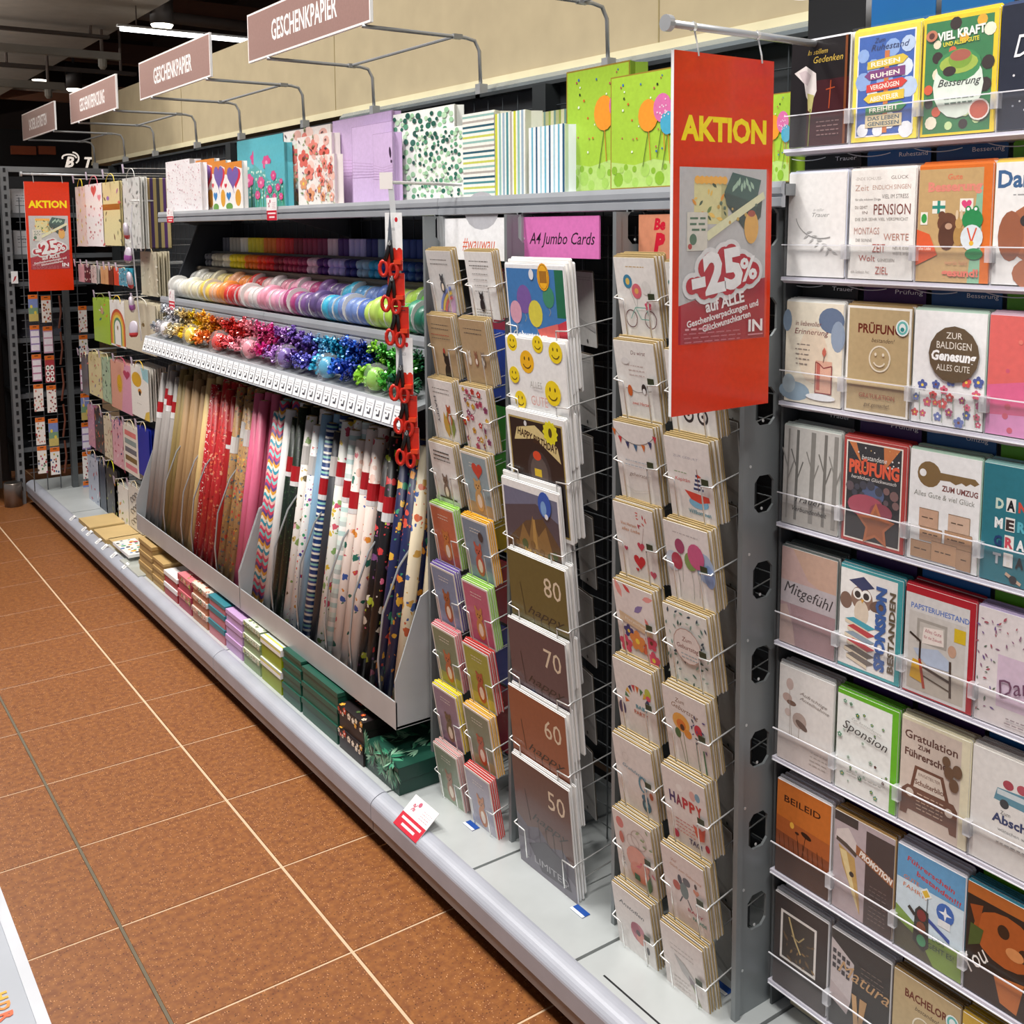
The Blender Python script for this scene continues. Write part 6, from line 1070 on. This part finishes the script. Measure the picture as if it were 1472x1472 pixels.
# ============================================================ STICKER PANEL AND FAR END
SY = 6.36
spn = empty('sticker_display', 'grey wire end panel carrying sticker sheets with orange headers', 'panel', Matrix.Translation((0, 0, 0)))
pa, pb = at(37, 430, Y=SY), at(112, 700, Y=SY)
for x in (at(104, 600, Y=SY).x,): MB().box(x-.018, x+.012, SY-.02, SY+.02, .14, 1.75).build('post', DARKM, spn)
m = MB()
for i in range(34): m.tube([(1.17, SY+.012, .25+i*.045), (1.52, SY+.012, .25+i*.045)], .0018, 4)
for x in (1.19, 1.26, 1.33, 1.40, 1.47): m.tube([(x, SY+.014, .14), (x, SY+.014, 1.78)], .003, 5)
m.build('wire_grid', pm('5a5e62', .4, .5), spn)
def s_dots(cs): return lambda a: a.r(0, 0, 100, a.H, 'ece6e0').dots(14, cs, 7, 11, y1=a.H-40, kind='h' if len(cs) == 2 else 'e', seed=len(cs)).r(0, a.H-34, 100, a.H, 'dc6e1e').r(30, a.H-16, 70, a.H-9, '3a2414')
def s_scene(a): a.r(0, 0, 100, a.H, 'c8b468').r(0, 60, 100, 110, '7a9a7a').r(0, 110, 100, a.H, '7a8ac0').e(30, 120, 14, 14, 'e0c84a').e(70, 70, 14, 14, 'e0c84a').r(0, a.H-34, 100, a.H, 'dc6e1e').r(30, a.H-16, 70, a.H-9, '3a2414')
def s_lab(c): return lambda a: a.r(0, 0, 100, a.H, c) .r(6, 12, 94, 58, 'e8e2ea').r(6, 70, 94, 116, 'e8e2ea').r(6, 128, 94, 170, 'e8e2ea').r(0, a.H-34, 100, a.H, 'dc6e1e').r(30, a.H-16, 70, a.H-9, '3a2414')
def s_ring(a): a.r(0, 0, 100, a.H, 'b03a44'); [a.e(27+46*(i % 2), 26+46*(i//2), 22, 21, 'f0ece8').e(27+46*(i % 2), 26+46*(i//2), 9, 9, ('8a2a3a', '3a5a3a', '2a2a3a')[i % 3]) for i in range(6)]; a.r(0, a.H-34, 100, a.H, 'dc6e1e').r(30, a.H-16, 70, a.H-9, '3a2414')
STK = [(s_scene, 'meadow scene'), (s_dots(['c8862e', '8a4a2a', 'b03a34']), 'brown dot'), (s_lab('9a86b8'), 'lilac label'), (s_lab('c89ab0'), 'pink-edged label'), (s_lab('b87a9a'), 'mauve label'), (s_ring, 'ring'), (s_dots(['b83a34', '5a2a2a', 'd88a7a', 'a8a04a']), 'red fruit'), (s_dots(['b81c24', '7a1420']), 'red heart'), (s_dots(['a8343a', 'd8a08a', '5a3a3a', 'c86a3a', '8a8a3a']), 'ladybird'), (s_scene, 'second meadow scene'), (s_dots(['7a8aa8', 'b83a3a', 'd8a84a', '4a8a5a', 'a83a6a', '5a4a3a']), 'mixed motif'), (s_dots(['b0303a', 'c8a83a', '4a7a4a', '8a3a5a', '3a5a8a', 'd8702e', '5a2a2a']), 'colourful berry')]
TOPY = (424, 468, 510, 553, 601, 642)
for r_ in range(6):
    for c_ in range(2):
        f, nm = STK[r_*2+c_]; x0 = 40+c_*18.5+r_*2.6; py = TOPY[r_]+c_*1.5
        A0, A1 = at(x0, py, Y=SY-.02), at(x0+15.5, py+37.5, Y=SY-.02)
        w, h = A1.x-A0.x, A0.z-A1.z
        o = MB().box(-w/2, w/2, 0, .0015, 0, h).build('sticker_sheet', PAPER, None, M=FY((A0.x+A1.x)/2, SY-.02-.004*c_, A1.z)); tag(o, '%s sticker sheet with orange header on the end panel' % nm, 'stickers', 'sticker sheets')
        a = Art(w, h, vH=215); f(a); a.build('print', o, y=-.0006)
        MB().tube([(0, .0, h-.008), (0, .04, h-.006)], .002, 5).build('hook', WIRE, o)
for k in range(7):      # second column right of the post
    py = 440+k*42; A0, A1 = at(112+k*1.2, py, Y=SY-.05), at(126+k*1.2, py+37, Y=SY-.05); w, h = A1.x-A0.x, A0.z-A1.z
    o = MB().box(-w/2, w/2, 0, .0015, 0, h).build('sticker_sheet', PAPER, None, M=FY((A0.x+A1.x)/2, SY-.05, A1.z)); tag(o, 'sticker sheet right of the grey post, %s from the top' % ORD[k], 'stickers', 'sticker sheets')
    a = Art(w, h, vH=215); STK[(k*5+6) % 12][0](a); a.build('print', o, y=-.0006)
for k in range(5):      # thin copper hanging tools beside the post
    A0, A1 = at(85+k*2.0, 425+k*52, Y=SY-.03), at(85+k*2.0, 472+k*52, Y=SY-.03)
    o = MB().tube([A0, A0*.5+A1*.5+Vector((.01, 0, 0)), A1], .006, 6).build('copper_tool', pm('7a4a3a', .4, .5)); tag(o, 'slim copper tool hanging on the end panel, %s from the top' % ORD[k], 'tool', 'copper tools')
# far wire shelving behind
fs = empty('metal_shelving', 'dark metal shelving with perforated post at the far left', 'shelving', Matrix.Translation((0, 0, 0)))
x0 = at(2, 240, Y=6.72).x
MB().box(x0-.012, x0+.03, 6.70, 6.76, 0, 1.955).build('perforated_post', pm('84878a', .4, .4), fs)
m = MB()
for i in range(38): m.box(x0+.002, x0+.016, 6.6985, 6.70, .08+i*.05, .105+i*.05)
m.build('post_slots', BLACK, fs)['kind'] = 'stuff'
MB().box(x0-.012, 2.2, 6.72, 6.75, 1.935, 1.965).build('top_rail', pm('8c8f92', .4, .4), fs)
for k, z in enumerate((.3, .62, .95, 1.12, 1.28, 1.44, 1.68)):
    MB().box(x0+.03, 1.78, 6.76, 7.2, z, z+.02).build('shelf', pm('1b1c20', .5), fs); MB().box(x0+.03, 1.78, 6.755, 6.762, z-.005, z+.022).build('shelf_edge', pm('6e7276', .4, .4), fs)
MB().box(x0+.03, 1.78, 7.2, 7.22, .1, 1.93).build('back_panel', BLACK, fs)
MB().box(x0-.10, x0-.085, 6.75, 7.3, .1, 1.93).build('side_panel', pm('2a2523', .6), fs)
for k, (px0, px1, py, z, c, nm) in enumerate(((12, 34, 245, 1.70, 'c4c4c8', 'pale grey carton on the top far shelf'), (14, 40, 330, 1.46, 'b8b8bc', 'white appliance carton on the second far shelf'), (44, 52, 540, .97, '4a4a54', 'dark grey carton on the lower far shelf'))):
    A0 = at(px0, py, Y=6.85); A1 = at(px1, py, Y=6.85)
    o = empty('carton', nm, 'box', FY((A0.x+A1.x)/2+.06, 6.80, z+.001 if z in (1.46, 1.70) else z+.001))
    MB().box(-.10, .10, 0, .3, 0, .14).build('box_body', pm(c, .6), o); a = Art(.2, .14, c); a.scr(10, 60, 50, '6a6a70', 3, 8, 2).e(80, 34, 9, 12, '33333a'); a.build('print', o, y=-.0006)
A0 = at(21, 400, Y=6.69); o = MB().box(-.018, .018, 0, .002, 0, .07).build('small_label', WHITE, None, M=FY(A0.x, 6.69, A0.z-.03)); tag(o, 'small white and red label clipped to the perforated post', 'label'); Art(.036, .07, 'f0f0f0').p([(20, 20), (60, 60), (80, 120), (50, 110)], 'b8323a').build('print', o)
c = at(20, 727, Z=0)
bo = empty('bollard', 'short stainless steel bumper post at the far shelf corner', 'bollard', Matrix.Translation((c.x, c.y-.0, 0)))
MB().lathe([(.05, 0), (.05, .135), (.046, .14)], 20).build('sleeve', pm('8a8078', .3, .7), bo, True); MB().lathe([(.046, .14), (.01, .142)], 20).build('cap', pm('2a2624', .5), bo)
# dark display frame at the left frame edge
MB().box(at(0, 500, Y=7.4).x-.5, at(6, 500, Y=7.4).x, 7.4, 7.5, 0, 1.8).build('dark_panel', pm('3a302c', .6), fs)
# ============================================================ DECK AND EDGE DETAILS
def kraftpack(px, py, w, d, lab, c='b89a62'):
    p = at(px, py, Z=.14); o = empty('flat_box', lab, 'box', FR(p.x, p.y, .1405)); MB().rbox(-w/2, w/2, 0, d, 0, .022, .002).build('box_body', pm(c, .7), o); MB().box(-w/2+.004, w/2-.004, -.0004, d*.98, .0222, .0226).build('flap', pm('c4a873', .7), o)
kraftpack(121, 758, .22, .2, 'flat kraft box lying on the deck, farthest of three'); kraftpack(143, 775, .22, .2, 'flat kraft box lying on the deck, middle of three'); kraftpack(164, 788, .2, .2, 'flat kraft box lying on the deck, nearest of three')
p = at(172, 798, Z=.142); o = MB().rbox(-.13, .13, 0, .10, 0, .012, .002).build('tissue_pack', WHITE, None, M=FR(p.x, p.y-.02, .1645)); tag(o, 'white tissue pack with colourful dots on the kraft boxes', 'pack')
a = Art(.26, .10, 'e6e6e2'); a.dots(24, ['c83a4a', '3a6ab0', '3a9a6a', 'e0a83a', '2a2a30'], 2, 5, seed=2); q = a.build('print', o); q.rotation_euler = (-PI/2, 0, 0); q.location = (0, 0, .0122)
p = at(182, 815, Z=.142); o = MB().rbox(-.14, .14, 0, .12, 0, .008, .002).build('clear_bag', pm('b4b8b0', .15, coat=.8), None, M=FR(p.x, p.y-.03, .1405)); tag(o, 'crumpled clear bag lying beside the kraft gift boxes', 'bag')
lm = Art(.034, .03, 'f4f4f4'); lm.scr(14, 84, 60, '4a4a50', 2, 14, 5).r(60, 10, 74, 40, '3a3a40')
lo = None
for k, (px, py) in enumerate(((104, 755), (121, 769), (128, 776), (141, 788), (150, 795), (163, 808), (180, 823))):
    p = at(px, py, X=1.222); o = MB().box(-.018, .018, 0, .001, 0, .032).build('shelf_label', WHITE, None, M=FR(1.2115, p.y, .1345, tilt=-55)); tag(o, 'white price label on the grey bumper, %s from the far end' % ORD[k], 'label', 'bumper price labels')
    lo = lm.build('print', o)
def pricetag(M, w, h, lab):
    o = MB().box(-w/2, w/2, 0, .001, 0, h).build('price_tag', WHITE, None, M=M); tag(o, lab, 'price tag', 'red and white price tags')
    a = Art(w, h, vH=78); a.r(0, 0, 100, 78, 'f4f0f0').r(0, 0, 100, 34, 'c81c34').r(10, 21, 90, 27, 'f0dcdc').r(24, 8, 78, 14, 'f0dcdc').t('%', 24, 46, 16, 'b83a5a', 16, b=.02).e(36, 66, 6, 6, 'c05a74').scr(56, 92, 60, 'd8a8b0', 4, 6)
    a.build('print', o)
p = at(391, 318, X=1.424); pricetag(FR(1.4245, p.y, 1.628), .085, .075, 'red price tag on the top shelf below the turquoise bags')
p = at(245, 322, X=1.424); pricetag(FR(1.4245, p.y, 1.628), .085, .06, 'red price tag at the left end of the top shelf')
p = at(248, 452, X=1.42); pricetag(FR(1.4195, p.y, 1.262), .075, .085, 'red price tag at the left end of the middle shelf')
p = at(582, 1199, X=1.203); pricetag(FR(1.2015, p.y, .128, tilt=-52), .112, .085, 'large red price tag lying on the bumper by the leaf box')
for k, (px, py, lab) in enumerate(((672, 1189, 'animal'), (828, 1313, 'large'), (1031, 1423, 'kraft-envelope'))):
    p = at(px, py, Z=.1405); o = MB().box(-.021, .021, 0, .022, 0, .0012).build('deck_tag', pm('1a4a9a', .4), None, M=FR(p.x, p.y, .1405, yaw=0)); tag(o, 'small blue and white tag on the deck below the %s card rack' % lab, 'label')
    MB().box(-.021, .021, -.0004, .007, .0012, .0016).build('white_strip', WHITE, o)
for px, py in ((855, 1409),):
    p = at(px, py, Z=.14); MB().box(1.262, 1.266, p.y-.22, p.y, .1398, .1406).build('deck_slot', BLACK, U1)
# white carton with printed letters close to the camera
zc = .75; e0 = at(0, 1288, Z=zc); e1 = at(74, 1466, Z=zc); xe = (e0.x+e1.x)/2
wc = empty('white_carton', 'white glossy carton corner at the lower left', 'box', Matrix.Translation((0, 0, 0)))
MB().box(xe-.55, xe, .55, 1.75, 0, zc).build('box_body', pm('a8acb4', .35), wc)
MB().box(xe-.012, xe+.001, .55, 1.75, zc-.01, zc+.0012).build('edge', pm('c4c6cc', .3), wc)
a = Art(.06, .024); [a.t(ch, 18+i*30, 6, 22, c, 22, b=.05) for i, (ch, c) in enumerate(zip('HDR', ('e8a83a', 'e88a3a', 'e8643a')))]
p = at(8, 1447, Z=zc); q = a.build('print', wc); q.matrix_world = Matrix(((0, 0, 1, p.x-.012), (-1, 0, 0, p.y), (0, -1, 0, zc), (0, 0, 0, 1)))
